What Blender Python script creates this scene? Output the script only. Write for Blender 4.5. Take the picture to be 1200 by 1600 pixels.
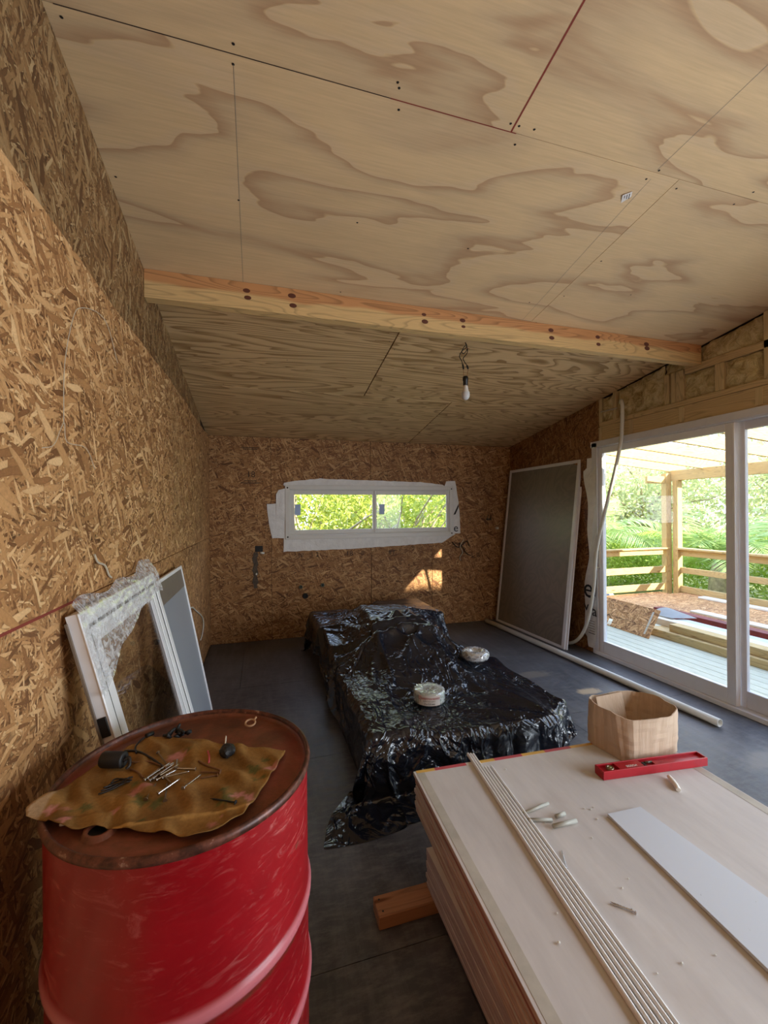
import bpy, bmesh, math, random
import numpy as np
from mathutils import Vector, Matrix, Euler
random.seed(7); RNG = np.random.default_rng(11)
for o in list(bpy.data.objects): bpy.data.objects.remove(o)
SC = bpy.context.scene
COL = SC.collection
# ------------------------------------------------------------------ camera
YAW, ROLL = math.radians(16.3), math.radians(0.5)
cam = bpy.data.cameras.new('camera'); cam_o = bpy.data.objects.new('camera', cam); COL.objects.link(cam_o)
cam.sensor_fit = 'VERTICAL'; cam.sensor_height = 24.0; cam.lens = 24.0*655/1600; cam.clip_start = .02; cam.clip_end = 300
_F = Vector((math.sin(YAW), math.cos(YAW), 0)); _R0 = Vector((math.cos(YAW), -math.sin(YAW), 0)); _U0 = Vector((0, 0, 1))
_R = _R0*math.cos(ROLL)-_U0*math.sin(ROLL); _U = _R0*math.sin(ROLL)+_U0*math.cos(ROLL)
M = Matrix((_R, _U, -_F)).transposed().to_4x4(); M.translation = (0, 0, 1.5)
cam_o.matrix_world = M; SC.camera = cam_o
# ------------------------------------------------------------------ sky, sun, exposure
world = bpy.data.worlds.new('sky'); SC.world = world; world.use_nodes = True
wt = world.node_tree; wt.nodes.clear()
wo = wt.nodes.new('ShaderNodeOutputWorld'); wb = wt.nodes.new('ShaderNodeBackground')
wc = wt.nodes.new('ShaderNodeTexCoord'); ws = wt.nodes.new('ShaderNodeSeparateXYZ'); wr = wt.nodes.new('ShaderNodeValToRGB')
wt.links.new(wc.outputs['Generated'], ws.inputs[0]); wt.links.new(ws.outputs['Z'], wr.inputs[0])
wr.color_ramp.elements[0].position = 0.0; wr.color_ramp.elements[0].color = (.86, .90, .95, 1)
wr.color_ramp.elements[1].position = 0.8; wr.color_ramp.elements[1].color = (.40, .58, .95, 1)
wt.links.new(wr.outputs[0], wb.inputs[0]); wt.links.new(wb.outputs[0], wo.inputs[0])
wb.inputs[1].default_value = 3.6
sun = bpy.data.lights.new('sun', 'SUN'); sun.energy = 15.0; sun.angle = math.radians(.53); sun.color = (1, .90, .74)
sun_o = bpy.data.objects.new('sun', sun); COL.objects.link(sun_o)
sun_o.rotation_euler = Vector((.547, -.837, .53)).to_track_quat('Z', 'Y').to_euler()
SC.view_settings.view_transform = 'Standard'; SC.view_settings.look = 'None'
SC.view_settings.exposure = 0.52; SC.view_settings.gamma = 1; SC.view_settings.use_curve_mapping = False
SC.cycles.max_bounces = 10; SC.cycles.diffuse_bounces = 6; SC.cycles.transparent_max_bounces = 16
SC.cycles.sample_clamp_indirect = 8
def portal(name, loc, rot, sx, sy):
    l = bpy.data.lights.new(name, 'AREA'); l.shape = 'RECTANGLE'; l.size = sx; l.size_y = sy; l.cycles.is_portal = True
    o = bpy.data.objects.new(name, l); COL.objects.link(o); o.location = loc; o.rotation_euler = rot
portal('door_portal', (3.5, 2.28, 1.07), (0, math.radians(90), 0), 2.14, 2.6)
def fill_lamp(name, loc, rot, sx, sy, power, col):   # area lamp added at an unseen opening to brighten the room
    l = bpy.data.lights.new(name, 'AREA'); l.shape = 'RECTANGLE'; l.size = sx; l.size_y = sy; l.energy = power; l.color = col
    o = bpy.data.objects.new(name, l); COL.objects.link(o); o.location = loc; o.rotation_euler = rot
fill_lamp('side_door_fill', (3.34, -.93, 1.10), (0, math.radians(90), 0), 2.0, 2.6, 116, (.80, .90, 1))
portal('window_portal', (1.37, 5.26, 1.5), (math.radians(-90), 0, 0), 2.0, .5)

# ================================================================== node helpers
def srgb(r, g, b):
    f = lambda c: (c/255/12.92 if c/255 <= .04045 else ((c/255+.055)/1.055)**2.4)
    return (f(r), f(g), f(b), 1)
class G:
    def __init__(s, name, rough=.6, metal=0, spec=.5):
        s.m = bpy.data.materials.new(name); s.m.use_nodes = True; s.t = s.m.node_tree
        s.b = s.t.nodes['Principled BSDF']; s.out = s.t.nodes['Material Output']
        s.b.inputs['Roughness'].default_value = rough; s.b.inputs['Metallic'].default_value = metal
        s.b.inputs['Specular IOR Level'].default_value = spec
    def n(s, ty, **kw):
        x = s.t.nodes.new('ShaderNode'+ty)
        for k, v in kw.items(): setattr(x, k, v)
        return x
    def put(s, sock, v):
        if isinstance(v, bpy.types.NodeSocket): s.t.links.new(v, sock)
        elif v is not None: sock.default_value = v
        return s
    def coord(s, axes='xyz', scale=(1, 1, 1), rnd=True, rot=0):
        c = s.n('TexCoord').outputs['Object']
        if axes != 'xyz':
            sp = s.n('SeparateXYZ'); s.put(sp.inputs[0], c); cb = s.n('CombineXYZ')
            for i, a in enumerate(axes): s.put(cb.inputs[i], sp.outputs['xyz'.index(a)])
            c = cb.outputs[0]
        if rnd:
            oi = s.n('ObjectInfo'); m = s.n('Math', operation='MULTIPLY'); s.put(m.inputs[0], oi.outputs['Random']); m.inputs[1].default_value = 37.3
            v = s.n('VectorMath', operation='ADD'); s.put(v.inputs[0], c); s.put(v.inputs[1], m.outputs[0]); c = v.outputs[0]
        mp = s.n('Mapping'); s.put(mp.inputs[0], c); mp.inputs['Scale'].default_value = scale; mp.inputs['Rotation'].default_value = (0, 0, rot)
        return mp.outputs[0]
    def noise(s, v, scale=5, detail=3, rough=.5, dist=0, col=False):
        x = s.n('TexNoise'); s.put(x.inputs['Vector'], v); x.inputs['Scale'].default_value = scale
        x.inputs['Detail'].default_value = detail; x.inputs['Roughness'].default_value = rough; x.inputs['Distortion'].default_value = dist
        return x.outputs['Color' if col else 'Fac']
    def vor(s, v, scale=5, feature='F1', dim='3D'):
        x = s.n('TexVoronoi', feature=feature, voronoi_dimensions=dim); s.put(x.inputs['Vector'], v); x.inputs['Scale'].default_value = scale
        return x.outputs
    def math(s, op, a, b=None, c=None, clamp=False):
        x = s.n('Math', operation=op); x.use_clamp = clamp; s.put(x.inputs[0], a)
        if b is not None: s.put(x.inputs[1], b)
        if c is not None: s.put(x.inputs[2], c)
        return x.outputs[0]
    def vadd(s, a, b, op='ADD'):
        x = s.n('VectorMath', operation=op); s.put(x.inputs[0], a); s.put(x.inputs[1], b); return x.outputs[0]
    def mix(s, f, a, b, mode='MIX'):
        x = s.n('Mix', data_type='RGBA', blend_type=mode); s.put(x.inputs['Factor'], f); s.put(x.inputs['A'], a); s.put(x.inputs['B'], b)
        return x.outputs['Result']
    def ramp(s, f, els, interp='LINEAR'):
        x = s.n('ValToRGB'); s.put(x.inputs[0], f); cr = x.color_ramp; cr.interpolation = interp
        while len(cr.elements) < len(els): cr.elements.new(.5)
        for e, (p, c) in zip(cr.elements, els):
            e.position = p; e.color = c if not isinstance(c, (int, float)) else (c, c, c, 1)
        return x.outputs[0]
    def bump(s, h, strength=.4, dist=.005):
        x = s.n('Bump'); x.inputs['Strength'].default_value = strength; x.inputs['Distance'].default_value = dist
        s.put(x.inputs['Height'], h); s.put(s.b.inputs['Normal'], x.outputs[0]); return s
    def col(s, c): s.put(s.b.inputs['Base Color'], c); return s
    def rough(s, c): s.put(s.b.inputs['Roughness'], c); return s

def plain(name, rgb, rough=.5, metal=0, var=.06, scale=8, bump=0):
    g = G(name, rough, metal); c = srgb(*rgb); v = g.noise(g.coord(), scale, 4, .6)
    g.col(g.mix(g.ramp(v, [(.3, 0), (.7, 1)]), tuple(x*(1-var*2) for x in c[:3])+(1,), tuple(min(1, x*(1+var)) for x in c[:3])+(1,)))
    if bump: g.bump(v, bump, .003)
    return g.m

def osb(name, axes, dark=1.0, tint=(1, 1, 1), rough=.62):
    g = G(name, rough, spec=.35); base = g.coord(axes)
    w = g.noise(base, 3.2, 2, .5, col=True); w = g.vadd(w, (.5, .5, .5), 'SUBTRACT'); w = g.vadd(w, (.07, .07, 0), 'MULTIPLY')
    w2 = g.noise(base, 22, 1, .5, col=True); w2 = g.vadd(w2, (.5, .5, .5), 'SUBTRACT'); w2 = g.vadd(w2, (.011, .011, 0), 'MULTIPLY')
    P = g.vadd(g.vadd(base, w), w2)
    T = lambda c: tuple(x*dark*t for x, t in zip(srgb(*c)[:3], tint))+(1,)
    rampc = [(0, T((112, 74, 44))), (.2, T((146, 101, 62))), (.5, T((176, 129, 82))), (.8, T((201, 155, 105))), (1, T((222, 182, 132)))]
    color = None; hgt = None
    for i, (ang, sx, sy, pk_) in enumerate(((.1, 20, 150, 0), (1.0, 22, 160, .5), (-.85, 24, 165, .5), (1.55, 20, 140, .6), (-.3, 16, 120, .55), (.5, 13, 90, .62), (-1.15, 11, 75, .72), (.15, 9, 52, .80), (-.6, 8, 42, .88))):
        mp = g.n('Mapping', vector_type='TEXTURE'); g.put(mp.inputs[0], P); mp.inputs['Rotation'].default_value = (0, 0, ang); mp.inputs['Scale'].default_value = (1.3/sx, 1.3/sy, 1); mp.inputs['Location'].default_value = (i*7.7, i*3.1, 0)
        o = g.vor(mp.outputs[0], 1.0, dim='2D'); sep = g.n('SeparateColor'); g.put(sep.inputs[0], o['Color'])
        edge = g.ramp(o['Distance'], [(.34, 1), (.60, .55)])
        c = g.mix(1.0, g.ramp(sep.outputs[0], rampc), edge, 'MULTIPLY')
        if color is None: color = c; hgt = sep.outputs[0]
        else:
            inside = g.math('LESS_THAN', o['Distance'], .46); pick = g.math('GREATER_THAN', sep.outputs[1], pk_)
            mk = g.math('MULTIPLY', inside, pick); color = g.mix(mk, color, c)
            hgt = g.math('ADD', g.math('MULTIPLY', hgt, g.math('SUBTRACT', 1.0, mk)), g.math('MULTIPLY', mk, sep.outputs[0]))
    big = g.ramp(g.noise(base, 1.3, 3, .6), [(.3, .84), (.7, 1.1)])
    fib = g.noise(base, 120, 3, .7, 1.0); color = g.mix(1.0, color, g.ramp(fib, [(.3, .82), (.7, 1.12)]), 'MULTIPLY')
    g.col(g.mix(1.0, color, big, 'MULTIPLY')).bump(hgt, .35, .003)
    return g.m

def plywood(name, k=7.5, stretch=(.55, 1.7), tone=1.0, fine=False, dim=(1, 1, 1)):
    g = G(name, .55, spec=.3); P = g.coord('xyz', (stretch[0], stretch[1], 0))
    nz = g.noise(P, 1.15, 4.5 if not fine else 3.5, .42, .55)
    v = g.math('FRACT', g.math('MULTIPLY', nz, k))
    T = lambda c: tuple(x*tone*d for x, d in zip(srgb(*c)[:3], dim))+(1,)
    light, dk, mid = T((216, 184, 140)), T((184, 148, 111)), T((204, 174, 135))
    c = g.ramp(v, [(0, light), (.02, dk), (.20, mid), (.42, light), (.80, light), (1, T((212, 182, 143)))] if not fine else [(0, T((158, 124, 84))), (.16, T((176, 144, 102))), (.5, light), (.88, light), (1, mid)])
    fib = g.noise(g.coord('xyz', (2.5, 60, 1)), 2.2, 4, .6)
    c = g.mix(1.0, c, g.ramp(fib, [(.25, .88), (.75, 1.05)]), 'MULTIPLY')
    blot = g.ramp(g.noise(g.coord('xyz', (.5, 1, 1)), 2.2, 3, .6), [(.3, .9), (.75, 1.04)])
    c = g.mix(1.0, c, blot, 'MULTIPLY')
    sc_ = g.ramp(g.noise(g.coord('xyz', (2, 6, 1)), 9, 5, .75), [(.70, 1), (.78, .55)])
    c = g.mix(.6, c, sc_, 'MULTIPLY')
    g.col(c).bump(fib, .12, .002)
    return g.m

def lumber(name, axes='xyz', tint=(214, 180, 128), red=None, rough=.6, k=26, knots=True, dark=.72):
    # long grain runs along the first axis in 'axes'
    g = G(name, rough, spec=.3); P = g.coord(axes, (.6, 5, 5)); nz = g.noise(P, 1.0, 2, .5, .3)
    v = g.math('FRACT', g.math('MULTIPLY', nz, k)); L = srgb(*tint); Dk = tuple(x*dark for x in L[:3])+(1,)
    c = g.ramp(v, [(0, L), (.6, L), (.88, Dk), (1, L)])
    fib = g.noise(g.coord(axes, (4, 70, 70)), 2, 3, .6); c = g.mix(1.0, c, g.ramp(fib, [(.25, .86), (.75, 1.06)]), 'MULTIPLY')
    if knots:
        o = g.vor(g.coord(axes, (1.1, 7, 7)), 1.2); kn = g.ramp(o['Distance'], [(.035, 1), (.09, 0)])
        c = g.mix(kn, c, srgb(112, 66, 36))
    if red:   # heartwood band: axis letter, threshold, colour
        ax, th, rc = red
        tc = g.n('TexCoord'); sp = g.n('SeparateXYZ'); g.put(sp.inputs[0], tc.outputs['Object'])
        wv = g.noise(g.coord(axes, (1.4, 0, 0), rnd=False), 1.5, 2, .5)
        h = g.math('ADD', sp.outputs['xyz'.index(ax)], g.math('MULTIPLY', g.math('SUBTRACT', wv, .5), .09))
        c = g.mix(g.ramp(g.math('MULTIPLY', g.math('SUBTRACT', h, th), 60, clamp=True), [(0, 0), (1, 1)]), c, g.mix(1.0, rc, g.ramp(v, [(0, 1), (.6, .9), (.9, .6), (1, 1)]), 'MULTIPLY'))
        o = g.vor(g.coord(axes, (1, 0, 0), rnd=False), 2.2, dim='1D' if False else '3D')
    g.col(c).bump(fib, .15, .002)
    return g.m

def see_thru(name, tint=(1, 1, 1, 1), gloss=.06, rough=0.0, extra=None, extra_col=(1, 1, 1, 1)):
    """thin sheet: transparent with a mirror film; extra = share of diffuse"""
    g = G(name); nt = g.t; nt.nodes.remove(g.b)
    tr = g.n('BsdfTransparent'); tr.inputs[0].default_value = tint
    gl = g.n('BsdfGlossy'); gl.inputs['Roughness'].default_value = rough; gl.inputs[0].default_value = (1, 1, 1, 1)
    lw = g.n('LayerWeight'); lw.inputs[0].default_value = .5
    mx = g.n('MixShader'); g.put(mx.inputs[0], g.math('ADD', g.math('MULTIPLY', g.math('POWER', lw.outputs['Facing'], 5.0), .9), gloss, clamp=True))
    g.put(mx.inputs[1], tr.outputs[0]); g.put(mx.inputs[2], gl.outputs[0]); sh = mx.outputs[0]
    if extra is not None:
        df = g.n('BsdfDiffuse'); df.inputs[0].default_value = extra_col
        m2 = g.n('MixShader'); g.put(m2.inputs[0], extra(g) if callable(extra) else extra); g.put(m2.inputs[1], sh); g.put(m2.inputs[2], df.outputs[0]); sh = m2.outputs[0]
    g.put(g.out.inputs[0], sh)
    return g.m

# ================================================================== materials
MAT = {}
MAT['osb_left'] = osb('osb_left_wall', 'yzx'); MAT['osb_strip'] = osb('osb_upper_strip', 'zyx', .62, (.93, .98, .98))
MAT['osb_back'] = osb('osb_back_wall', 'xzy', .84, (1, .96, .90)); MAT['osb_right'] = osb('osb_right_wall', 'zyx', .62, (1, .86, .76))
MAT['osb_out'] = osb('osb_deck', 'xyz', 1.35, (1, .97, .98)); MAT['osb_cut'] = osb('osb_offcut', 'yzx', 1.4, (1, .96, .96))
MAT['ply_near'] = plywood('pine_plywood', 8.0, (.36, 1.5)); MAT['ply_far'] = plywood('fine_pine_plywood', 18, (.45, 3.0), 1.0, True, (1, .96, .88))
MAT['beam'] = lumber('beam_pine', 'xzy', (214, 178, 122), ('z', .085, srgb(198, 142, 92)))
MAT['stud'] = lumber('stud_pine', 'zyx', (208, 186, 142)); MAT['plate'] = lumber('plate_pine', 'yzx', (206, 180, 134))
MAT['deckwood'] = lumber('deck_pine', 'yxz', (206, 204, 180), knots=False, dark=.85); MAT['outwood_y'] = lumber('treated_pine', 'yxz', (206, 176, 122))
MAT['outwood_x'] = lumber('treated_pine_crosswise', 'xyz', (206, 172, 112)); MAT['outwood_z'] = lumber('treated_pine_upright', 'zyx', (206, 172, 114))
MAT['block'] = lumber('block_pine', 'xyz', (168, 120, 86))
MAT['white'] = plain('white_profile', (238, 239, 242), .28, var=.02); MAT['white_shade'] = plain('grey_white_profile', (222, 223, 228), .35, var=.03)
MAT['beige'] = plain('pale_grey_profile', (222, 220, 214), .4, var=.02)
MAT['rubber'] = plain('black_rubber', (18, 18, 19), .55); MAT['pvc'] = plain('white_pipe', (222, 222, 212), .3, var=.03)
MAT['black'] = plain('matt_black', (22, 22, 23), .6, bump=.3); MAT['bulbwhite'] = plain('bulb_white', (232, 228, 218), .25, var=.01)
MAT['steel'] = plain('bright_steel', (205, 205, 208), .25, 1); MAT['dullsteel'] = plain('dull_nail', (150, 132, 110), .45, 1)
MAT['rustnail'] = plain('rusty_nail', (128, 92, 62), .6, .4); MAT['ink'] = plain('black_ink', (38, 38, 44), .7)
MAT['stamp'] = plain('faded_stamp', (58, 44, 32), .8); MAT['sticker'] = plain('blue_sticker', (176, 198, 236), .5)
MAT['pencil'] = plain('pencil_mark', (150, 138, 120), .8); MAT['joint'] = plain('dark_joint', (60, 40, 28), .9); MAT['redjoint'] = plain('red_joint', (128, 52, 38), .9)
MAT['redplastic'] = plain('red_plastic', (170, 22, 36), .38, var=.08, scale=20); MAT['steelred'] = plain('red_oxide_steel', (120, 44, 42), .6, var=.15)
MAT['paleplank'] = plain('pale_plank', (216, 206, 188), .6); MAT['greytop'] = plain('grey_sheet', (190, 190, 188), .6)
MAT['wrapper'] = plain('label_paper', (226, 220, 214), .6); MAT['copper'] = plain('bare_copper', (190, 130, 90), .4, 1)
MAT['socket'] = plain('black_bakelite', (20, 17, 15), .4); MAT['cableblk'] = plain('black_cable', (28, 22, 20), .5); MAT['whitestring'] = plain('white_string', (192, 182, 162), .7)
MAT['stone'] = plain('render_white', (205, 200, 190), .9); MAT['bark'] = plain('pale_bark', (186, 168, 140), .9, var=.2, scale=14)
MAT['glass'] = see_thru('clear_glass', (.97, .98, .98, 1), .03)
MAT['glass_small'] = see_thru('clear_small_glass', (.97, .98, .98, 1), .012); MAT['glass_dim'] = see_thru('glass_leaning', (.92, .93, .93, 1), .10)
MAT['pinklog'] = plain('pink_logo', (176, 60, 66), .6)

g = G('house_wrap', .55); P = g.coord(); nz = g.noise(P, 14, 4, .6); g.col(g.ramp(nz, [(.3, srgb(226, 225, 223)), (.7, srgb(242, 241, 239))])).bump(g.noise(P, 26, 4, .65, 1.2), .7, .01); MAT['wrap'] = g.m
# floor membrane
g = G('dark_floor', .5, spec=.45); P = g.coord('xyz', rnd=False)
d1 = g.ramp(g.noise(P, 1.6, 5, .65, .5), [(.35, 0), (.75, 1)]); d2 = g.ramp(g.noise(g.coord('xyz', (1, 3, 1), rnd=False, rot=.5), 11, 6, .7), [(.45, 0), (.72, 1)])
c = g.mix(g.math('MULTIPLY', d1, .55), srgb(60, 61, 66), srgb(114, 114, 116)); st = g.ramp(g.noise(g.coord('xyz', (6, 1, 1), rnd=False, rot=-.6), 2.5, 5, .7), [(.45, 0), (.75, 1)]); c = g.mix(g.math('MULTIPLY', st, .4), c, srgb(120, 122, 128)); c = g.mix(g.math('MULTIPLY', d2, .55), c, srgb(132, 130, 128))
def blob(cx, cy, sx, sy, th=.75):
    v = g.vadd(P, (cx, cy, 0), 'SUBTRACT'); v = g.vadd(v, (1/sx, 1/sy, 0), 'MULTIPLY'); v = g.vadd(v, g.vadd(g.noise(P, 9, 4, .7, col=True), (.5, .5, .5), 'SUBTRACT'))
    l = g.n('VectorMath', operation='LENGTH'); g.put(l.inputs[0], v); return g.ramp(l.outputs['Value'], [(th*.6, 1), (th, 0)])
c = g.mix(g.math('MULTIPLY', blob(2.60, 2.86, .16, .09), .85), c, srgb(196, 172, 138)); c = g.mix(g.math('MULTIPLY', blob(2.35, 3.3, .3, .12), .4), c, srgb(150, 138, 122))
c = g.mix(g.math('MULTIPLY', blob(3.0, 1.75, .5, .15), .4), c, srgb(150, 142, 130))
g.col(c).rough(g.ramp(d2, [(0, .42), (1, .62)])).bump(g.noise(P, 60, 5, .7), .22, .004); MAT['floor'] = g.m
# insulation
g = G('yellow_wool', .95, spec=.1); P = g.coord(); nz = g.noise(P, 11, 6, .72, 1.0)
g.col(g.ramp(nz, [(.3, srgb(156, 128, 80)), (.5, srgb(220, 200, 148)), (.72, srgb(244, 232, 196))])).bump(nz, 1.0, .04); MAT['wool'] = g.m
# drum paint / lid
g = G('red_drum_paint', .34, spec=.5); P = g.coord(rnd=False)
scr = g.ramp(g.noise(g.coord('xyz', (2.0, 2.0, 7), rnd=False, rot=.5), 5, 8, .78, 1.8), [(.53, 0), (.72, 1)]); area = g.ramp(g.noise(P, 2.6, 2, .5), [(.42, 0), (.62, 1)])
c = g.mix(g.ramp(g.noise(P, 3, 4, .6), [(.3, 0), (.7, 1)]), srgb(122, 9, 18), srgb(156, 16, 26))
c = g.mix(g.math('MULTIPLY', g.math('MULTIPLY', scr, area), .75), c, srgb(214, 130, 122))
chip = g.ramp(g.noise(P, 17, 3, .6), [(.74, 0), (.77, 1)]); c = g.mix(g.math('MULTIPLY', chip, .8), c, srgb(110, 60, 44))
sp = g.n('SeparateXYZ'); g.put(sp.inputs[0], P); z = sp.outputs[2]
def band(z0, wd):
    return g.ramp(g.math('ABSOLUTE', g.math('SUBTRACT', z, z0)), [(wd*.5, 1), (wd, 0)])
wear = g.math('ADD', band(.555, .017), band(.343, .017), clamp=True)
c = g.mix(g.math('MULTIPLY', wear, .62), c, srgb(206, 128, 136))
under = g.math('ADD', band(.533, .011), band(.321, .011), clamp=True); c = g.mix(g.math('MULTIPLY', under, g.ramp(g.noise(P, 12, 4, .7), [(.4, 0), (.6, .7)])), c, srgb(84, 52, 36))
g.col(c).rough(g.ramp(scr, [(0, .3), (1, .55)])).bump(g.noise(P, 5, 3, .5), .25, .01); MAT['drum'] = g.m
g = G('rusty_lid', .48, spec=.5); P = g.coord(rnd=False); nz = g.noise(P, 7, 6, .7, .6); n2 = g.noise(P, 45, 4, .7)
c = g.ramp(nz, [(.3, srgb(78, 42, 28)), (.5, srgb(112, 62, 40)), (.7, srgb(138, 74, 58))]); c = g.mix(g.ramp(n2, [(.55, 0), (.75, .5)]), c, srgb(60, 36, 26))
c = g.mix(g.ramp(g.noise(P, 2.6, 3, .5), [(.55, 0), (.68, .7)]), c, srgb(132, 44, 40)); g.col(c).bump(n2, .3, .003); MAT['lid'] = g.m
g = G('worn_rim', .4, .3); P = g.coord(rnd=False); g.col(g.ramp(g.noise(P, 30, 4, .7), [(.4, srgb(66, 38, 30)), (.62, srgb(112, 66, 52)), (.72, srgb(176, 150, 136))])); MAT['rim'] = g.m
# tarp
g = G('black_plastic_film', .2, spec=.75); g.b.inputs['IOR'].default_value = 1.52; P = g.coord(rnd=False)
w1 = g.noise(P, 7, 2.5, .5, 2.2); v1 = g.vor(g.vadd(P, g.vadd(g.noise(P, 7, 2, .5, col=True), (.13, .13, .13), 'MULTIPLY')), 15, 'DISTANCE_TO_EDGE')['Distance']
rid = g.ramp(v1, [(0, 1), (.30, 0)], 'EASE')
def crease(vv, sc_, wd):
    return g.ramp(g.math('ABSOLUTE', g.math('SUBTRACT', g.noise(vv, sc_, 2, .5, 1.2), .5)), [(0, 1), (wd, 0)], 'EASE')
Pl = g.coord('xyz', (1.6, .7, .9), rnd=False)
h = g.math('ADD', g.math('MULTIPLY', w1, .9), g.math('ADD', g.math('MULTIPLY', crease(Pl, 3.2, .06), .20), g.math('ADD', g.math('MULTIPLY', rid, .10), g.math('MULTIPLY', g.noise(P, 26, 2, .5, 1.5), .03))))
area = g.ramp(g.noise(P, 1.7, 2, .5), [(.38, .18), (.62, 1)]); h = g.math('MULTIPLY', h, area)
g.col(g.mix(g.ramp(g.noise(P, 5, 5, .7), [(.5, 0), (.85, .4)]), srgb(20, 24, 34), srgb(62, 66, 76))).rough(g.ramp(g.noise(P, 4, 3, .6), [(.3, .14), (.7, .26)])).bump(h, .8, .045); MAT['tarp'] = g.m
# drywall
g = G('plasterboard_paper', .75, spec=.3); P = g.coord('xyz', (6, 1, 1)); c = g.ramp(g.noise(P, 2.2, 5, .65), [(.3, srgb(194, 189, 187)), (.7, srgb(212, 207, 204))])
c = g.mix(g.ramp(g.noise(g.coord(), 4, 5, .7), [(.55, 0), (.8, .5)]), c, srgb(196, 184, 176)); g.col(c); MAT['paper'] = g.m
g = G('plasterboard_edge', .85, spec=.2); tcx = g.coord('xyz', (1, 3, 40)); g.col(g.ramp(g.noise(tcx, 2, 4, .7), [(.35, srgb(160, 138, 124)), (.55, srgb(192, 174, 158)), (.75, srgb(216, 202, 180))])); MAT['edge'] = g.m
g = G('plasterboard_edge_lower', .85, spec=.2); tcx = g.coord('xyz', (1, 3, 40)); g.col(g.ramp(g.noise(tcx, 2, 4, .7), [(.35, srgb(156, 144, 138)), (.75, srgb(190, 178, 172))])); MAT['edge2'] = g.m
MAT['tapered'] = plain('grey_paper_lip', (186, 180, 168), .7, var=.08, scale=12); MAT['redtape'] = plain('red_edge_tape', (196, 84, 92), .6, var=.12); MAT['yeltape'] = plain('yellow_edge_tape', (216, 172, 84), .6, var=.1)
MAT['rededge'] = plain('red_brown_edge', (150, 98, 86), .8, var=.1)
g = G('white_board', .5, spec=.4); P = g.coord(); c = g.mix(g.ramp(g.noise(P, 30, 4, .7), [(.70, 0), (.74, .8)]), srgb(206, 212, 222), srgb(120, 118, 116)); g.col(c); MAT['board'] = g.m
# cardboard
g = G('cardboard', .8, spec=.2); P = g.coord('xyz', (9, 9, .6)); c = g.ramp(g.noise(P, 3, 5, .65), [(.3, srgb(186, 162, 138)), (.5, srgb(198, 174, 150)), (.75, srgb(206, 184, 162))]); g.col(c).bump(g.noise(P, 5, 3, .6), .5, .006); MAT['card'] = g.m
# vertex coloured cloth
g = G('printed_cloth', .85, spec=.2); a = g.n('VertexColor', layer_name='Col'); P = g.coord(); g.col(g.mix(1.0, a.outputs[0], g.ramp(g.noise(P, 120, 3, .7), [(.3, .8), (.7, 1.1)]), 'MULTIPLY')).bump(g.noise(P, 160, 3, .7), .35, .002); MAT['cloth'] = g.m
# window screen mesh
def meshfac(g_):
    P_ = g_.coord('xyz'); n_ = g_.noise(P_, 1.5, 2, .5, 2.0); return g_.ramp(g_.math('FRACT', g_.math('MULTIPLY', n_, 9)), [(0, .60), (.5, .82), (1, .60)])
MAT['mesh_r'] = see_thru('fly_screen', (.8, .8, .8, 1), .10, .35, meshfac, srgb(146, 138, 128)); MAT['mesh_l'] = see_thru('fly_screen_pale', (.8, .8, .8, 1), .16, .3, .6, srgb(160, 166, 176))
def filmfac(g_):
    return g_.ramp(g_.noise(g_.coord(), 26, 5, .7, 1.5), [(.40, .10), (.66, .62)])
MAT['film'] = see_thru('clear_crinkled_film', (.93, .93, .93, 1), .14, .12, filmfac, (.85, .86, .88, 1))
# roll
g = G('pale_green_cable', .3); g.col(srgb(196, 214, 196)); MAT['greencable'] = g.m
MAT['filmroll'] = see_thru('roll_film', (.9, .9, .9, 1), .18, .1, filmfac, (.85, .87, .9, 1))
# vegetation
def leafmat(name, a, b, tr=.35):
    g_ = G(name, .5, spec=.3); oi = g_.noise(g_.coord(), 3.5, 3, .6); c_ = g_.ramp(oi, [(.3, srgb(*a)), (.7, srgb(*b))]); g_.col(c_)
    t_ = g_.n('BsdfTranslucent'); g_.put(t_.inputs[0], c_); m_ = g_.n('MixShader'); m_.inputs[0].default_value = tr
    g_.put(m_.inputs[1], g_.b.outputs[0]); g_.put(m_.inputs[2], t_.outputs[0]); g_.put(g_.out.inputs[0], m_.outputs[0]); return g_.m
MAT['hedge'] = leafmat('hedge_leaf', (164, 192, 84), (212, 226, 130)); MAT['shrub'] = leafmat('shrub_leaf', (150, 172, 70), (206, 210, 110), .5)
MAT['palm'] = leafmat('palm_leaf', (146, 176, 104), (206, 222, 146)); MAT['palmy'] = leafmat('palm_leaf_young', (170, 196, 70), (196, 214, 96)); MAT['tree'] = leafmat('tree_leaf', (176, 188, 132), (220, 222, 172), .4)
g = G('grass_ground', .9); g.col(g.ramp(g.noise(g.coord(), 2, 5, .7), [(.3, srgb(104, 112, 66)), (.7, srgb(140, 142, 92))])); MAT['ground'] = g.m

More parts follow.
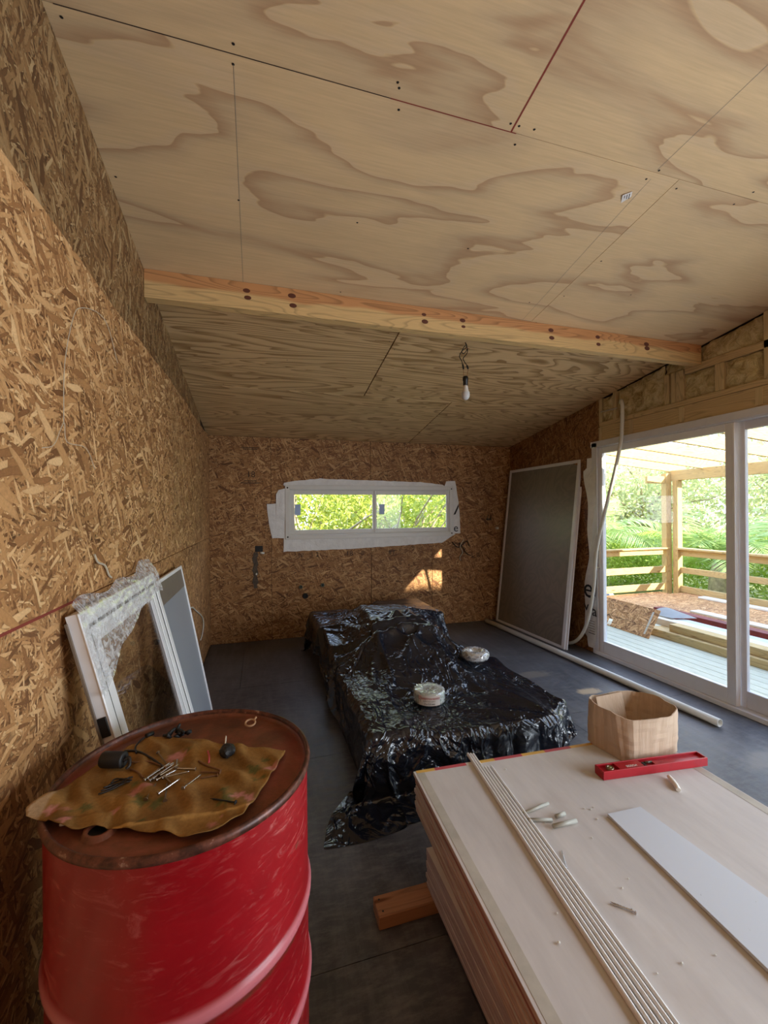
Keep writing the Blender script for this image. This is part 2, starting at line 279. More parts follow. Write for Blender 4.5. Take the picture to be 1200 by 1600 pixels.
# ================================================================== geometry helpers
def tagt(o, label, cat, group=None, kind=None):
    o['label'] = label; o['category'] = cat
    if group: o['group'] = group
    if kind: o['kind'] = kind
    return o
def empty(name, loc=(0, 0, 0), rz=0, label='', cat='', group=None):
    o = bpy.data.objects.new(name, None); COL.objects.link(o); o.location = loc; o.rotation_euler = (0, 0, rz); o.empty_display_size = .1
    return tagt(o, label, cat, group)
def link(name, me, mats, parent=None, world=False, smooth=False):
    o = bpy.data.objects.new(name, me); COL.objects.link(o)
    for m in (mats if isinstance(mats, (list, tuple)) else [mats]):
        me.materials.append(MAT[m] if isinstance(m, str) else m)
    if smooth:
        me.polygons.foreach_set('use_smooth', [True]*len(me.polygons))
    if parent is not None:
        o.parent = parent
        if world: me.transform(Matrix.Translation(-Vector(parent.location)))
    return o
def B(): return bmesh.new()
def fin(name, bm, mats, parent=None, world=False, smooth=False):
    for ed_ in bm.edges:
        if len(ed_.link_faces) == 2 and ed_.calc_face_angle(0) > .75: ed_.smooth = False
    me = bpy.data.meshes.new(name); bm.normal_update(); bm.to_mesh(me); bm.free(); return link(name, me, mats, parent, world, smooth)
def box(bm, x0, x1, y0, y1, z0, z1, bev=0, mi=0, M4=None):
    r = bmesh.ops.create_cube(bm, size=1); vs = r['verts']
    for v in vs: v.co = Vector(((x0+x1)/2+v.co.x*(x1-x0), (y0+y1)/2+v.co.y*(y1-y0), (z0+z1)/2+v.co.z*(z1-z0)))
    fs = set(f for v in vs for f in v.link_faces)
    if bev:
        es = list(set(e for v in vs for e in v.link_edges)); rr = bmesh.ops.bevel(bm, geom=es, offset=bev, segments=1, affect='EDGES'); fs |= set(rr['faces']); vs = list(set(v for f in fs if f.is_valid for v in f.verts))
    for f in fs:
        if f.is_valid: f.material_index = mi
    if M4 is not None:
        for v in vs: v.co = M4 @ v.co
    return vs
def tube(bm, pts, r, seg=8, closed=False, cap=True, mi=0):
    pts = [Vector(p) for p in pts]; rings = []; n = len(pts); up = Vector((0, 0, 1)); prev = None
    for i, p in enumerate(pts):
        if closed: t = (pts[(i+1) % n]-pts[i-1])
        else: t = pts[min(i+1, n-1)]-pts[max(i-1, 0)]
        t.normalize(); a = t.cross(up if prev is None else prev) if prev is None else None
        if prev is None:
            if a.length < .01: a = t.cross(Vector((1, 0, 0)))
            a.normalize(); b = t.cross(a).normalized()
        else:
            a = prev-t*prev.dot(t); a.normalize(); b = t.cross(a).normalized()
        prev = a; rr = r[i] if isinstance(r, (list, tuple)) else r
        rings.append([bm.verts.new(p+(a*math.cos(2*math.pi*k/seg)+b*math.sin(2*math.pi*k/seg))*rr) for k in range(seg)])
    m = n if closed else n-1
    for i in range(m):
        A, C = rings[i], rings[(i+1) % n]
        for k in range(seg):
            f = bm.faces.new((A[k], A[(k+1) % seg], C[(k+1) % seg], C[k])); f.smooth = True; f.material_index = mi
    if cap and not closed:
        bm.faces.new(rings[0][::-1]).material_index = mi; bm.faces.new(rings[-1]).material_index = mi
def spline(pts, k=6):
    P = [Vector(p) for p in pts]; P = [P[0]*2-P[1]]+P+[P[-1]*2-P[-2]]; out = []
    for i in range(1, len(P)-2):
        for j in range(k):
            t = j/k; a, b, c, d = P[i-1:i+3]
            out.append(.5*((2*b)+(c-a)*t+(2*a-5*b+4*c-d)*t*t+(3*b-a-3*c+d)*t**3))
    out.append(P[-2]); return out
def lathe(bm, prof, seg=48, c=(0, 0, 0), mi=0, a0=0, a1=2*math.pi):
    full = abs(a1-a0-2*math.pi) < 1e-6; n = seg if full else seg+1; rings = []
    for k in range(n):
        a = a0+(a1-a0)*k/seg; rings.append([bm.verts.new((c[0]+r*math.cos(a), c[1]+r*math.sin(a), c[2]+z)) for r, z in prof])
    for k in range(seg):
        A, C = rings[k], rings[(k+1) % n]
        for i in range(len(prof)-1):
            f = bm.faces.new((A[i], C[i], C[i+1], A[i+1])); f.smooth = True; f.material_index = mi
def prism(bm, poly, d, mi=0):
    """poly: list of 3D points, extruded by vector d"""
    a = [bm.verts.new(p) for p in poly]; d = Vector(d); b = [bm.verts.new(Vector(p)+d) for p in poly]; n = len(poly)
    fs = [bm.faces.new(a), bm.faces.new(b[::-1])]+[bm.faces.new((a[i], b[i], b[(i+1) % n], a[(i+1) % n])) for i in range(n)]
    for f in fs: f.material_index = mi
    bmesh.ops.recalc_face_normals(bm, faces=fs)
def sheet(name, fn, nu, nv, mat, parent=None, world=False, thick=0, mask=None):
    bm = B(); V = [[bm.verts.new(fn(i/nu, j/nv)) for i in range(nu+1)] for j in range(nv+1)]
    for j in range(nv):
        for i in range(nu):
            if mask and not mask((i+.5)/nu, (j+.5)/nv): continue
            f = bm.faces.new((V[j][i], V[j][i+1], V[j+1][i+1], V[j+1][i])); f.smooth = True
    for v in [v for v in bm.verts if not v.link_faces]: bm.verts.remove(v)
    if thick: bmesh.ops.solidify(bm, geom=bm.faces[:], thickness=thick)
    return fin(name, bm, mat, parent, world)
def text(body, size, mtx, mat, parent, name='lettering', thick=.0006, shear=0):
    cu = bpy.data.curves.new('t', 'FONT'); cu.body = body; cu.size = size; cu.extrude = thick; cu.shear = shear; cu.align_x = 'CENTER'; cu.align_y = 'CENTER'; cu.resolution_u = 3
    o = bpy.data.objects.new('t', cu); COL.objects.link(o); dg = bpy.context.evaluated_depsgraph_get()
    me = bpy.data.meshes.new_from_object(o.evaluated_get(dg)); bpy.data.objects.remove(o); me.transform(mtx); me.materials.clear()
    return link(name, me, mat, parent, True)
def basis(x, y, loc):
    x = Vector(x).normalized(); y = Vector(y); y = (y-x*y.dot(x)).normalized(); z = x.cross(y); m = Matrix((x, y, z)).transposed().to_4x4(); m.translation = loc; return m
def struct(o): o['kind'] = 'structure'; return o
def vnoise(x, y, s=1.0, seed=0):
    return (math.sin(x*s*1.7+seed)+math.sin(y*s*2.3+seed*1.7+1.3*math.sin(x*s*.9+seed))+math.sin((x+y)*s*3.1+seed*.3+math.sin(y*s*1.9)))/3

XL, XR, YB, YF = -.569, 3.355, 5.145, -2.3
def zc(y): return 2.395+.152*(YB-y)

# ================================================================== floor
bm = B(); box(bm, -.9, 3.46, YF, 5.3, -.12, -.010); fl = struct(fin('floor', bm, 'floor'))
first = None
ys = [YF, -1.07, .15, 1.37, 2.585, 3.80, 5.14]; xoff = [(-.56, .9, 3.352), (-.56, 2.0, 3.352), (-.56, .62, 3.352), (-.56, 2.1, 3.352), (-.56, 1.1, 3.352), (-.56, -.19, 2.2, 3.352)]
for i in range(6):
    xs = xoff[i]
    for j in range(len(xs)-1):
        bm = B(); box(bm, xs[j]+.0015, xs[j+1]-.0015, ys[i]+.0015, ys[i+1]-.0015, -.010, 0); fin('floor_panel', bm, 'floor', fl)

# ================================================================== left wall
bm = B(); box(bm, XL-.14, XL-.030, YF, YB+.1, -.1, 3.62); wl = struct(fin('wall_left', bm, 'joint'))
def panelYZ(x0, x1, y0, y1, z0, z1, mat, parent, name='osb_panel', wob=False):
    if not wob:
        bm = B(); box(bm, x0, x1, y0+.002, y1-.002, z0+.002, z1-.002); return fin(name, bm, mat, parent)
    bm = B(); n = 24; poly = [(x0, y0+.0015, z0), (x0, y1-.0015, z0)]
    for k in range(n+1):
        y = y1-.0015-(y1-y0-.003)*k/n; poly.append((x0, y, z1+.012*math.sin(y*2.3+.6)+.004*math.sin(y*9)+.02*(y-3)/2))
    prism(bm, poly, (x1-x0, 0, 0)); return fin(name, bm, mat, parent)
ye = [YF, -.54, 1.9, 4.34, YB]
for i in range(4): panelYZ(XL-.012, XL, ye[i], ye[i+1], 0, 1.2265, 'osb_left', wl)
ye = [YF, -1.76, .68, 3.12, YB]
for i in range(4): panelYZ(XL-.012, XL, ye[i], ye[i+1], 1.2285, 2.368, 'osb_left', wl, wob=True)
ye = [YF, -.3, 2.14, 4.6]
for i in range(3):
    bm = B(); y0, y1 = ye[i]+.0015, ye[i+1]-.0015
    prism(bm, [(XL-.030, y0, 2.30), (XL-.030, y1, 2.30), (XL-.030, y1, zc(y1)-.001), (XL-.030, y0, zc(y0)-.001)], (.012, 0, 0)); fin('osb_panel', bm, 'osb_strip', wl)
bm = B(); box(bm, XL-.002, XL+.0008, YF, 1.62, 1.2235, 1.2315); fin('red_chalk_line', bm, 'redjoint', wl)
# ================================================================== back wall (opening for window_1)
WX0, WX1, WZ0, WZ1 = .285, 2.452, 1.19, 1.822
bm = B()
for a in ((XL-.1, WX0, -.1, 2.6), (WX1, XR+.1, -.1, 2.6), (WX0, WX1, -.1, WZ0), (WX0, WX1, WZ1, 2.6)): box(bm, a[0], a[1], YB+.013, YB+.12, a[2], a[3])
wb_ = struct(fin('wall_back', bm, 'joint'))
def pXZ(x0, x1, z0, z1):
    bm = B(); box(bm, x0+.0012, x1-.0012, YB, YB+.012, z0+.0012, z1-.0012); fin('osb_panel', bm, 'osb_back', wb_)
zt = 2.394
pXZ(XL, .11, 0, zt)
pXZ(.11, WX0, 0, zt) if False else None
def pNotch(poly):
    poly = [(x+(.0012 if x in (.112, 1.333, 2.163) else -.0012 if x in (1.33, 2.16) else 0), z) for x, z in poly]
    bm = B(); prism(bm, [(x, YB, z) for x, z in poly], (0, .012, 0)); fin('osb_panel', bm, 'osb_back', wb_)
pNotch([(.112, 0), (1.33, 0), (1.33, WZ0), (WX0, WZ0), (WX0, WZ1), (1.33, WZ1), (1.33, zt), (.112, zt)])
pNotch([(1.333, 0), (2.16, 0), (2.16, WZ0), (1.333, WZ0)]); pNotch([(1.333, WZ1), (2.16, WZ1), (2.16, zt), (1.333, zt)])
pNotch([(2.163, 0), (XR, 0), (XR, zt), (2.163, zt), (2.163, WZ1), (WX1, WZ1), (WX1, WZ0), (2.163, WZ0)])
# printed stamps on the board
for t_, x_, z_, s_ in (('18', -.115, 1.95, .10), ('18', 1.05, .985, .09), ('II', 1.22, .985, .08), ('1 2', .62, .985, .08), ('8 I', 1.60, .98, .08), ('L II', 2.80, .90, .10), ('18', .45, .985, .07)):
    text(t_, s_, basis((1, 0, 0), (0, 0, 1), (x_, YB-.0006, z_)), 'stamp', wb_, 'ink_stamp')
for z_, w_ in ((2.262, .20), (2.245, .16), (1.85, .22), (1.875, .14)):
    bm = B(); box(bm, -.12-w_/2, -.12+w_/2, YB-.0009, YB-.0002, z_, z_+.008); fin('ink_stamp', bm, 'stamp', wb_)
# socket box with cable chase, pipe stubs
e = empty('socket_box', (-.04, YB, 1.08), label='small black recessed junction box on the far board wall left of the window', cat='junction box')
bm = B(); box(bm, -.075, .012, YB-.006, YB+.0, 1.045, 1.115, .002); fin('box_body', bm, 'black', e, True)
bm = B(); box(bm, -.055, -.005, YB-.0085, YB-.006, 1.058, 1.102); fin('recess', bm, 'rubber', e, True)
bm = B(); tube(bm, [(-.02, YB-.012, 1.035), (.03, YB-.016, 1.028)], .012, 10); fin('conduit_stub', bm, 'pvc', e, True)
e = empty('cable_groove', (-.075, YB, .6), label='rough grey filled cable groove running down below the black junction box', cat='groove')
bm = B(); poly = []
for k in range(13): poly.append((-.048+.010*math.sin(k*2.1), YB-.004, 1.04-k*.035))
for k in range(12, -1, -1): poly.append((-.10+.010*math.sin(k*1.7+1), YB-.004, 1.04-k*.035))
prism(bm, poly, (0, .0038, 0)); g_ = plain('grey_mortar', (92, 80, 68), .9, var=.2, scale=30, bump=.8); fin('mortar_fill', bm, g_, e, True)
bm = B(); tube(bm, [(-.062, YB-.004, .79), (-.062, YB-.03, .785)], .010, 10); fin('wire_end', bm, 'pvc', e, True)
for k, (x_, z_, r_, lab) in enumerate(((.449, .604, .022, 'left of two small grey pipe stubs low on the far wall'), (.712, .612, .022, 'right of two small grey pipe stubs low on the far wall'), (.502, .493, .033, 'larger black drain pipe hole low on the far wall below the stubs'))):
    e = empty('pipe_stub', (x_, YB, z_), label=lab, cat='pipe')
    bm = B(); prof = [(r_*.6, 0), (r_*.6, .012), (r_, .014), (r_, 0)]; lathe(bm, prof, 20); bm.transform(Matrix.Rotation(math.pi/2, 4, 'X')); fin('collar', bm, 'cableblk' if k == 2 else plain('grey_green_pipe', (88, 98, 84), .5), e)
    bm = B(); bmesh.ops.create_circle(bm, cap_ends=True, radius=r_*.62, segments=20); bm.transform(Matrix.Translation((0, -.003, 0)) @ Matrix.Rotation(math.pi/2, 4, 'X')); fin('opening', bm, 'rubber', e)
e = empty('wall_hook', (3.013, YB, 1.417), label='small grey clip on the far wall right of the window near the screen', cat='clip')
bm = B(); tube(bm, [(2.99, YB-.01, 1.45), (2.99, YB-.01, 1.39), (3.035, YB-.01, 1.39), (3.035, YB-.01, 1.45)], .007, 6); fin('bracket', bm, 'dullsteel', e, True)
bm = B(); box(bm, 2.97, 3.05, YB-.004, YB, 1.375, 1.40); fin('backplate', bm, 'stamp', e, True)
bm = B(); tube(bm, [(3.121, YB, 1.262), (3.121, YB-.035, 1.268), (3.118, YB-.05, 1.262)], .016, 10); tagt(fin('plastic_pipe_end', bm, 'pvc'), 'white pipe end poking from the far wall beside the large screen', 'pipe')
for k, pts in enumerate(([(2.45, 1.09), (2.52, 1.02), (2.60, 1.05), (2.66, 1.10), (2.70, 1.03)], [(2.62, 1.12), (2.56, 1.03), (2.60, .95), (2.55, .88), (2.57, .84)], [(2.55, 1.08), (2.61, 1.0), (2.66, .93), (2.72, .90)])):
    bm = B(); tube(bm, spline([(x_, YB-.012-.012*(i % 2), z_) for i, (x_, z_) in enumerate(pts)]), .006, 6)
    tagt(fin('loose_wire', bm, 'whitestring' if k == 1 else 'cableblk'), ['dark loose wire hanging nearest under the window wrap corner', 'pale loose wire dangling lowest below the window corner', 'dark loose wire trailing right from under the window corner'][k], 'wire')

# ================================================================== window_1
w1 = struct(empty('window_1', (0, YB, 0))); del w1['label']; del w1['category']
def frameXZ(bm, x0, x1, z0, z1, y0, y1, t, bev=.003, tb=None):
    tb = tb or t
    box(bm, x0, x0+t, y0, y1, z0, z1, bev); box(bm, x1-t, x1, y0, y1, z0, z1, bev); box(bm, x0+t, x1-t, y0, y1, z0, z0+tb, bev); box(bm, x0+t, x1-t, y0, y1, z1-tb, z1, bev)
bm = B(); frameXZ(bm, .272, 2.466, 1.178, 1.833, YB-.022, YB+.08, .05); fin('window_frame', bm, 'beige', w1, True)
bm = B(); frameXZ(bm, .322, 2.416, 1.228, 1.783, YB-.008, YB+.03, .012); fin('glazing_bead', bm, 'beige', w1, True)
for k, (x0, x1, yo) in enumerate(((.334, 1.405, .012), (1.378, 2.404, .0))):
    bm = B(); frameXZ(bm, x0, x1, 1.240, 1.771, YB+yo, YB+yo+.022, .048 if k == 0 else .03, tb=.05); sh_ = fin('sash', bm, 'beige', w1, True)
    bm = B(); box(bm, x0+.03, x1-.03, YB+yo+.009, YB+yo+.013, 1.27, 1.74); fin('glass_pane', bm, 'glass_small', w1, True).parent = sh_
    bm = B(); cx = .42 if k == 0 else 1.478; box(bm, cx-.035, cx+.035, YB+yo+.004, YB+yo+.0085, 1.47, 1.60); o = fin('sticker', bm, 'sticker', w1, True); o.parent = sh_; o['label'] = 'small blue sticker'
for x_ in (.30, 2.44):
    for z_ in (1.21, 1.80):
        bm = B(); lathe(bm, [(0, .004), (.009, .003), (.010, 0)], 10); bm.transform(Matrix.Translation((x_, YB-.022, z_)) @ Matrix.Rotation(math.pi/2, 4, 'X')); fin('screw', bm, 'stamp', w1, True)
# wrap flaps around it
def flap(name, poly, label, y=.006, sub=14, amp=.008, seed=0):
    """wrinkled sheet of building paper with an outline on the wall"""
    bm = B(); P = []
    n = len(poly)
    for i in range(n):
        a, b = poly[i], poly[(i+1) % n]; L = math.hypot(b[0]-a[0], b[1]-a[1]); k = max(1, int(L/.05))
        for j in range(k):
            t = j/k; jx = random.uniform(-1, 1)*.004; P.append((a[0]+(b[0]-a[0])*t+jx, a[1]+(b[1]-a[1])*t+random.uniform(-1, 1)*.004))
    vs = [bm.verts.new((x, YB-y, z)) for x, z in P]; f = bm.faces.new(vs); bmesh.ops.triangulate(bm, faces=[f]); bmesh.ops.subdivide_edges(bm, edges=bm.edges[:], cuts=1)
    for v in bm.verts: v.co.y -= amp*(.5+.5*vnoise(v.co.x, v.co.z, 14, seed))
    o = fin(name, bm, 'wrap'); return tagt(o, label, 'building paper')
flap('building_wrap', [(.256, 1.835), (.26, 1.862), (.40, 1.885), (.692, 1.915), (1.389, 1.90), (2.0, 1.885), (2.326, 1.855), (2.40, 1.80), (2.40, 1.79), (.3, 1.79)], 'crinkled white building paper strip along the top of the small window', seed=1)
flap('building_wrap', [(.250, 1.036), (.252, 1.22), (2.45, 1.22), (2.50, 1.195), (2.30, 1.084), (1.85, 1.07), (1.382, 1.052), (.8, 1.04)], 'crinkled white building paper hanging below the small window', seed=2)
flap('building_wrap', [(.173, 1.42), (.168, 1.72), (.20, 1.775), (.30, 1.80), (.30, 1.41)], 'narrow white paper flap tucked at the upper left side of the small window', y=.012, seed=3)
flap('building_wrap', [(.063, 1.603), (.173, 1.61), (.30, 1.60), (.30, 1.197), (.118, 1.20), (.08, 1.42)], 'lower white paper flap sticking out furthest left of the small window', y=.004, seed=4)
wr_ = flap('building_wrap', [(2.43, 1.21), (2.573, 1.206), (2.555, 1.57), (2.515, 1.83), (2.50, 1.905), (2.373, 1.905), (2.35, 1.84), (2.43, 1.80)], 'white paper flap with black letter marks right of the small window', seed=5, amp=.004)
text('e', .15, basis((1, 0, 0), (0, 0, 1), (2.505, YB-.014, 1.275)), 'ink', wr_)
bm = B(); prism(bm, [(2.47, YB-.014, 1.455), (2.50, YB-.014, 1.46), (2.548, YB-.014, 1.56), (2.545, YB-.014, 1.60), (2.52, YB-.014, 1.55)], (0, .001, 0)); fin('printed_mark', bm, 'ink', wr_, True)

# ================================================================== right wall
DY0, DY1, DZ = .98, 3.60, 2.15
bm = B(); box(bm, XR+.013, XR+.13, 3.60, YB+.1, -.1, 2.72); box(bm, XR+.06, XR+.13, YF, 3.60, 2.20, 3.62); box(bm, XR+.0, XR+.13, .45, .98, -.1, 3.4)
wr = struct(fin('wall_right', bm, 'joint'))
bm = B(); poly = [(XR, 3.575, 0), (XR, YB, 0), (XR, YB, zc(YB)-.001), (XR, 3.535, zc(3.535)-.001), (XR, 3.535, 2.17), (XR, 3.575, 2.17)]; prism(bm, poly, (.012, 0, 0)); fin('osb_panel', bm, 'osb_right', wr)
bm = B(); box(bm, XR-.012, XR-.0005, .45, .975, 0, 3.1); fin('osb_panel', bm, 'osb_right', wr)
# framing above the door: each stick is a part
def fr(x0, x1, y0, y1, z0, z1, m, z1b=None):
    bm = B(); vs = box(bm, x0, x1, y0, y1, z0, z1, .002)
    o = fin('framing_stud' if m == 'stud' else 'framing_plate', bm, m, wr); return o
X0 = XR+.001; X1 = XR+.06
def sstud(y0, y1, z0=2.40):
    bm = B(); zt0, zt1 = zc(y0)-.002, zc(y1)-.002; prism(bm, [(X0, y0, z0), (X0, y1, z0), (X0, y1, zt1), (X0, y0, zt0)], (.055, 0, 0)); fin('framing_stud', bm, 'stud', wr)
fr(X0+.004, X1, YF, 3.532, 2.205, 2.358, 'plate'); fr(X0-.001, X1, YF, 3.532, 2.360, 2.402, 'plate')
for y0, y1 in ((3.49, 3.532), (3.312, 3.352)): sstud(y0, y1)
for y0, y1 in ((2.757, 2.80), (2.70, 2.742), (2.63, 2.695)):
    bm = B(); z1 = 2.64; box(bm, X0, X1, y0, y1, 2.404, 2.655, .002); fin('framing_stud', bm, 'stud', wr)
fr(X0, X1, YF, 2.62, 2.612, 2.668, 'plate')
for y0 in (2.315, 1.30, .70): fr(X0, X1, y0, y0+.065, 2.404, 2.610, 'stud')
for y0 in (1.985, .9): sstud(y0, y0+.065, 2.404)
for y0 in (3.12, 2.625, 2.06): fr(X0-.003, X0+.02, y0, y0+.045, 2.225, 2.352, 'stud')
for y0 in (3.495,): fr(X0-.003, X0+.02, y0, y0+.04, 2.21, 2.352, 'stud')
def batt(y0, y1, zf0, zf1, seed):
    def fn(u, v):
        y = y0+(y1-y0)*u; z = zf0(y)+(zf1(y)-zf0(y))*v; ed = min(u, 1-u, v, 1-v)*6
        return (XR+.024-.018*min(1, ed)-.012*vnoise(y, z, 16, seed)-.008*vnoise(y, z, 40, seed+3), y, z)
    o = sheet('insulation_batt', fn, 22, 14, 'wool', wr)
c_ = lambda v: (lambda y: v)
batt(3.355, 3.49, c_(2.41), lambda y: zc(y)-.01, 1); batt(2.802, 3.31, c_(2.405), lambda y: zc(y)-.006, 2); batt(2.385, 2.63, c_(2.405), c_(2.608), 3)
batt(2.055, 2.313, c_(2.405), c_(2.608), 4); batt(2.05, 2.50, c_(2.67), lambda y: zc(y)-.006, 5); batt(2.50, 2.80, c_(2.66), lambda y: zc(y)-.006, 6); batt(1.37, 1.98, c_(2.405), c_(2.608), 7); batt(.97, 1.98, c_(2.67), lambda y: zc(y)-.006, 8)
batt(.77, 1.29, c_(2.405), c_(2.608), 9)
# rear wall
bm = B(); box(bm, -.7, 3.5, YF-.12, YF, -.1, 3.6); struct(fin('wall_front', bm, 'osb_back'))

# ================================================================== ceiling
bm = B(); prism(bm, [(-.7, YF-.1, zc(YF-.1)+.014), (-.7, YB+.1, zc(YB+.1)+.014), (-.7, YB+.1, zc(YB+.1)+.12), (-.7, YF-.1, zc(YF-.1)+.12)], (4.15, 0, 0)); ce = struct(fin('ceiling', bm, 'joint'))
def cpanel(x0, x1, y0, y1, mat):
    bm = B(); a = .0014 if mat == 'ply_near' else .005; prism(bm, [(x0+a, y0+a, zc(y0+a)), (x0+a, y1-a, zc(y1-a)), (x0+a, y1-a, zc(y1-a)+.012), (x0+a, y0+a, zc(y0+a)+.012)], (x1-x0-2*a, 0, 0))
    fin('plywood_panel', bm, mat, ce)
XE = XR+.012; X0c = -.598
rows = [(3.84, YB, [X0c, 1.84, XE], 'ply_far'), (2.62, 3.84, [X0c, .935, XE], 'ply_far'), (1.412, 2.62, [X0c, 1.79, XE], 'ply_near'), (.20, 1.412, [X0c, .937, XE], 'ply_near'), (-1.01, .2, [X0c, 1.8, XE], 'ply_near'), (YF, -1.01, [X0c, .94, XE], 'ply_near')]
for y0, y1, xs, m in rows:
    for a, b in zip(xs, xs[1:]): cpanel(a, b, y0, y1, m)
def cdot(bm, x, y, r=.0052):
    z = zc(y)-.0008; vs = [bm.verts.new((x+r*math.cos(k*math.pi/3), y+r*math.sin(k*math.pi/3), z)) for k in range(6)]; bm.faces.new(vs[::-1])
for (x, y) in [(-.072, 1.385), (-.076, 1.44), (.47, 1.375), (.49, 1.44), (.46, 1.36), (.918, 1.385), (.955, 1.385), (1.02, 1.382), (.98, 1.45), (1.66, 1.40), (1.64, 1.445), (1.82, 1.45), (2.2, 1.38), (2.18, 1.45), (-.55, 1.44), (-.085, 1.95), (-.09, 2.49), (.45, 1.95), (.46, 2.45), (1.05, 1.98), (1.05, 2.5), (1.65, 2.3), (1.72, 2.5), (1.83, 2.48), (1.83, 2.2), (1.83, 1.9), (2.25, 2.1), (2.3, 2.5), (.90, 2.9), (.97, 3.0), (.90, 3.4), (.97, 3.75), (.2, 3.3), (-.3, 3.8), (.3, 3.8), (-.56, 1.95), (-.56, 2.5)]:
    bm = B(); cdot(bm, x, y); fin('screw_head', bm, 'black', ce)
def cline(x0, y0, x1, y1, w, mat, nm):
    bm = B(); d = Vector((x1-x0, y1-y0, 0)).normalized()*w/2; nx, ny = -d.y, d.x; q = [(x0+nx, y0+ny), (x1+nx, y1+ny), (x1-nx, y1-ny), (x0-nx, y0-ny)]
    f = bm.faces.new([bm.verts.new((a, b, zc(b)-.0006)) for a, b in q]); f.normal_flip() if f.normal.z > 0 else None; fin(nm, bm, mat, ce)
cline(-.075, 1.44, -.088, 2.49, .002, 'pencil', 'pencil_line'); cline(1.69, .9, 1.65, 1.40, .002, 'pencil', 'pencil_line'); cline(1.66, 1.44, 1.72, 2.5, .002, 'pencil', 'pencil_line')
cline(.937, .4, .937, 1.41, .007, 'redjoint', 'red_sealant_line'); cline(.45, 1.412, .96, 1.412, .004, 'redjoint', 'red_sealant_line'); cline(-.56, 1.412, .45, 1.412, .003, 'joint', 'red_sealant_line')
bm = B(); box(bm, -.028, .028, -.02, .02, -.0008, 0); o = fin('paper_label', bm, 'wrapper', ce); o.location = (1.63, 1.54, zc(1.54)-.001); o.rotation_euler = (-math.atan(.152), 0, .9); o['label'] = 'small white printed label'
for k in range(3):
    bm = B(); box(bm, -.02, .018-.01*k, -.012+k*.010, -.009+k*.010, -.0014, -.0009); q = fin('print_line', bm, 'ink', None); q.parent = ce; q.location = o.location; q.rotation_euler = o.rotation_euler

# ================================================================== ceiling beam
e = empty('ceiling_beam', (1.39, 2.52, 2.64), label='rough pine beam with reddish upper half spanning the room under the plywood ceiling', cat='beam')
bm = B(); prism(bm, [(XL-.016, 2.478, 2.648), (XL-.016, 2.535, 2.645), (XL-.016, 2.535, zc(2.535)-.002), (XL-.016, 2.478, zc(2.478)-.002)], (XR-.001-XL+.016, 0, 0))
bm.transform(Matrix.Translation((0, 0, 0))); fin('beam_body', bm, 'beam', e, True)
for x_ in (-.07, .18, 1.0, 1.27, 1.95, 2.35, 2.8):
    for s_ in (0, 1):
        bm = B(); r_ = random.uniform(.009, .016); lathe(bm, [(0, .0012), (r_, 0)], 12, mi=0); bm.transform(Matrix.Translation((x_+.006*s_, 2.478, 2.755-.045*s_+random.uniform(-.01, .01))) @ Matrix.Rotation(math.pi/2, 4, 'X') @ Matrix.Scale(1.6, 4, (1, 0, 0))); fin('knot', bm, plain('dark_knot', (92, 46, 26), .7) if 'dark_knot' not in bpy.data.materials else bpy.data.materials['dark_knot'], e, True)

# ================================================================== bulb
e = empty('hanging_bulb', (1.459, 2.807, 2.33), label='bare white bulb in a black holder hanging by twisted wires from the plywood ceiling', cat='light bulb')
Z0 = zc(2.807)
def P_(dx, dz): return (1.459+dx, 2.807, Z0-dz)
bm = B(); tube(bm, spline([P_(0, 0), P_(.012, .03), P_(-.03, .07), P_(-.048, .11), P_(-.03, .14), P_(-.022, .18)]), .003, 6); fin('wire', bm, 'cableblk', e, True)
bm = B(); tube(bm, spline([P_(0, 0), P_(.018, .05), P_(.010, .085), P_(-.018, .12), P_(-.004, .15), P_(.018, .175)]), .003, 6); fin('wire', bm, 'cableblk', e, True)
bm = B(); tube(bm, spline([P_(.002, .02), P_(-.02, .05), P_(-.028, .075), P_(-.015, .085), P_(.01, .06), P_(.012, .045)]), .0028, 6); fin('wire', bm, 'cableblk', e, True)
bm = B(); tube(bm, [P_(-.004, .047), P_(.032, .043)], .0025, 5); fin('wire', bm, 'copper', e, True)
for a, b in ((P_(-.022, .165), P_(-.016, .20)), (P_(.012, .17), P_(.022, .195))):
    bm = B(); tube(bm, [a, b], .0065, 8); fin('tape_joint', bm, 'rubber', e, True)
for a, b in ((P_(-.018, .20), P_(-.014, .258)), (P_(.022, .195), P_(.012, .255))):
    bm = B(); tube(bm, [a, b], .0018, 5); fin('wire', bm, 'copper', e, True)
bm = B(); lathe(bm, [(0, 0), (.016, 0), (.020, -.008), (.020, -.03), (.017, -.034), (.018, -.064), (.014, -.068), (0, -.068)], 24, P_(-.001, .252)); fin('lamp_holder', bm, 'socket', e, True)
bm = B(); lathe(bm, [(0, -.004), (.014, -.005), (.0175, -.02), (.022, -.045), (.0285, -.058)], 24, P_(-.001, .312)); fin('bulb_base', bm, 'bulbwhite', e, True)
bm = B(); lathe(bm, [(.0285, -.058), (.0305, -.075), (.029, -.092), (.020, -.108), (.008, -.114), (0, -.115)], 24, P_(-.001, .312)); o = fin('bulb_globe', bm, plain('frosted_glass', (205, 205, 205), .35), e, True); o['label'] = 'frosted globe'

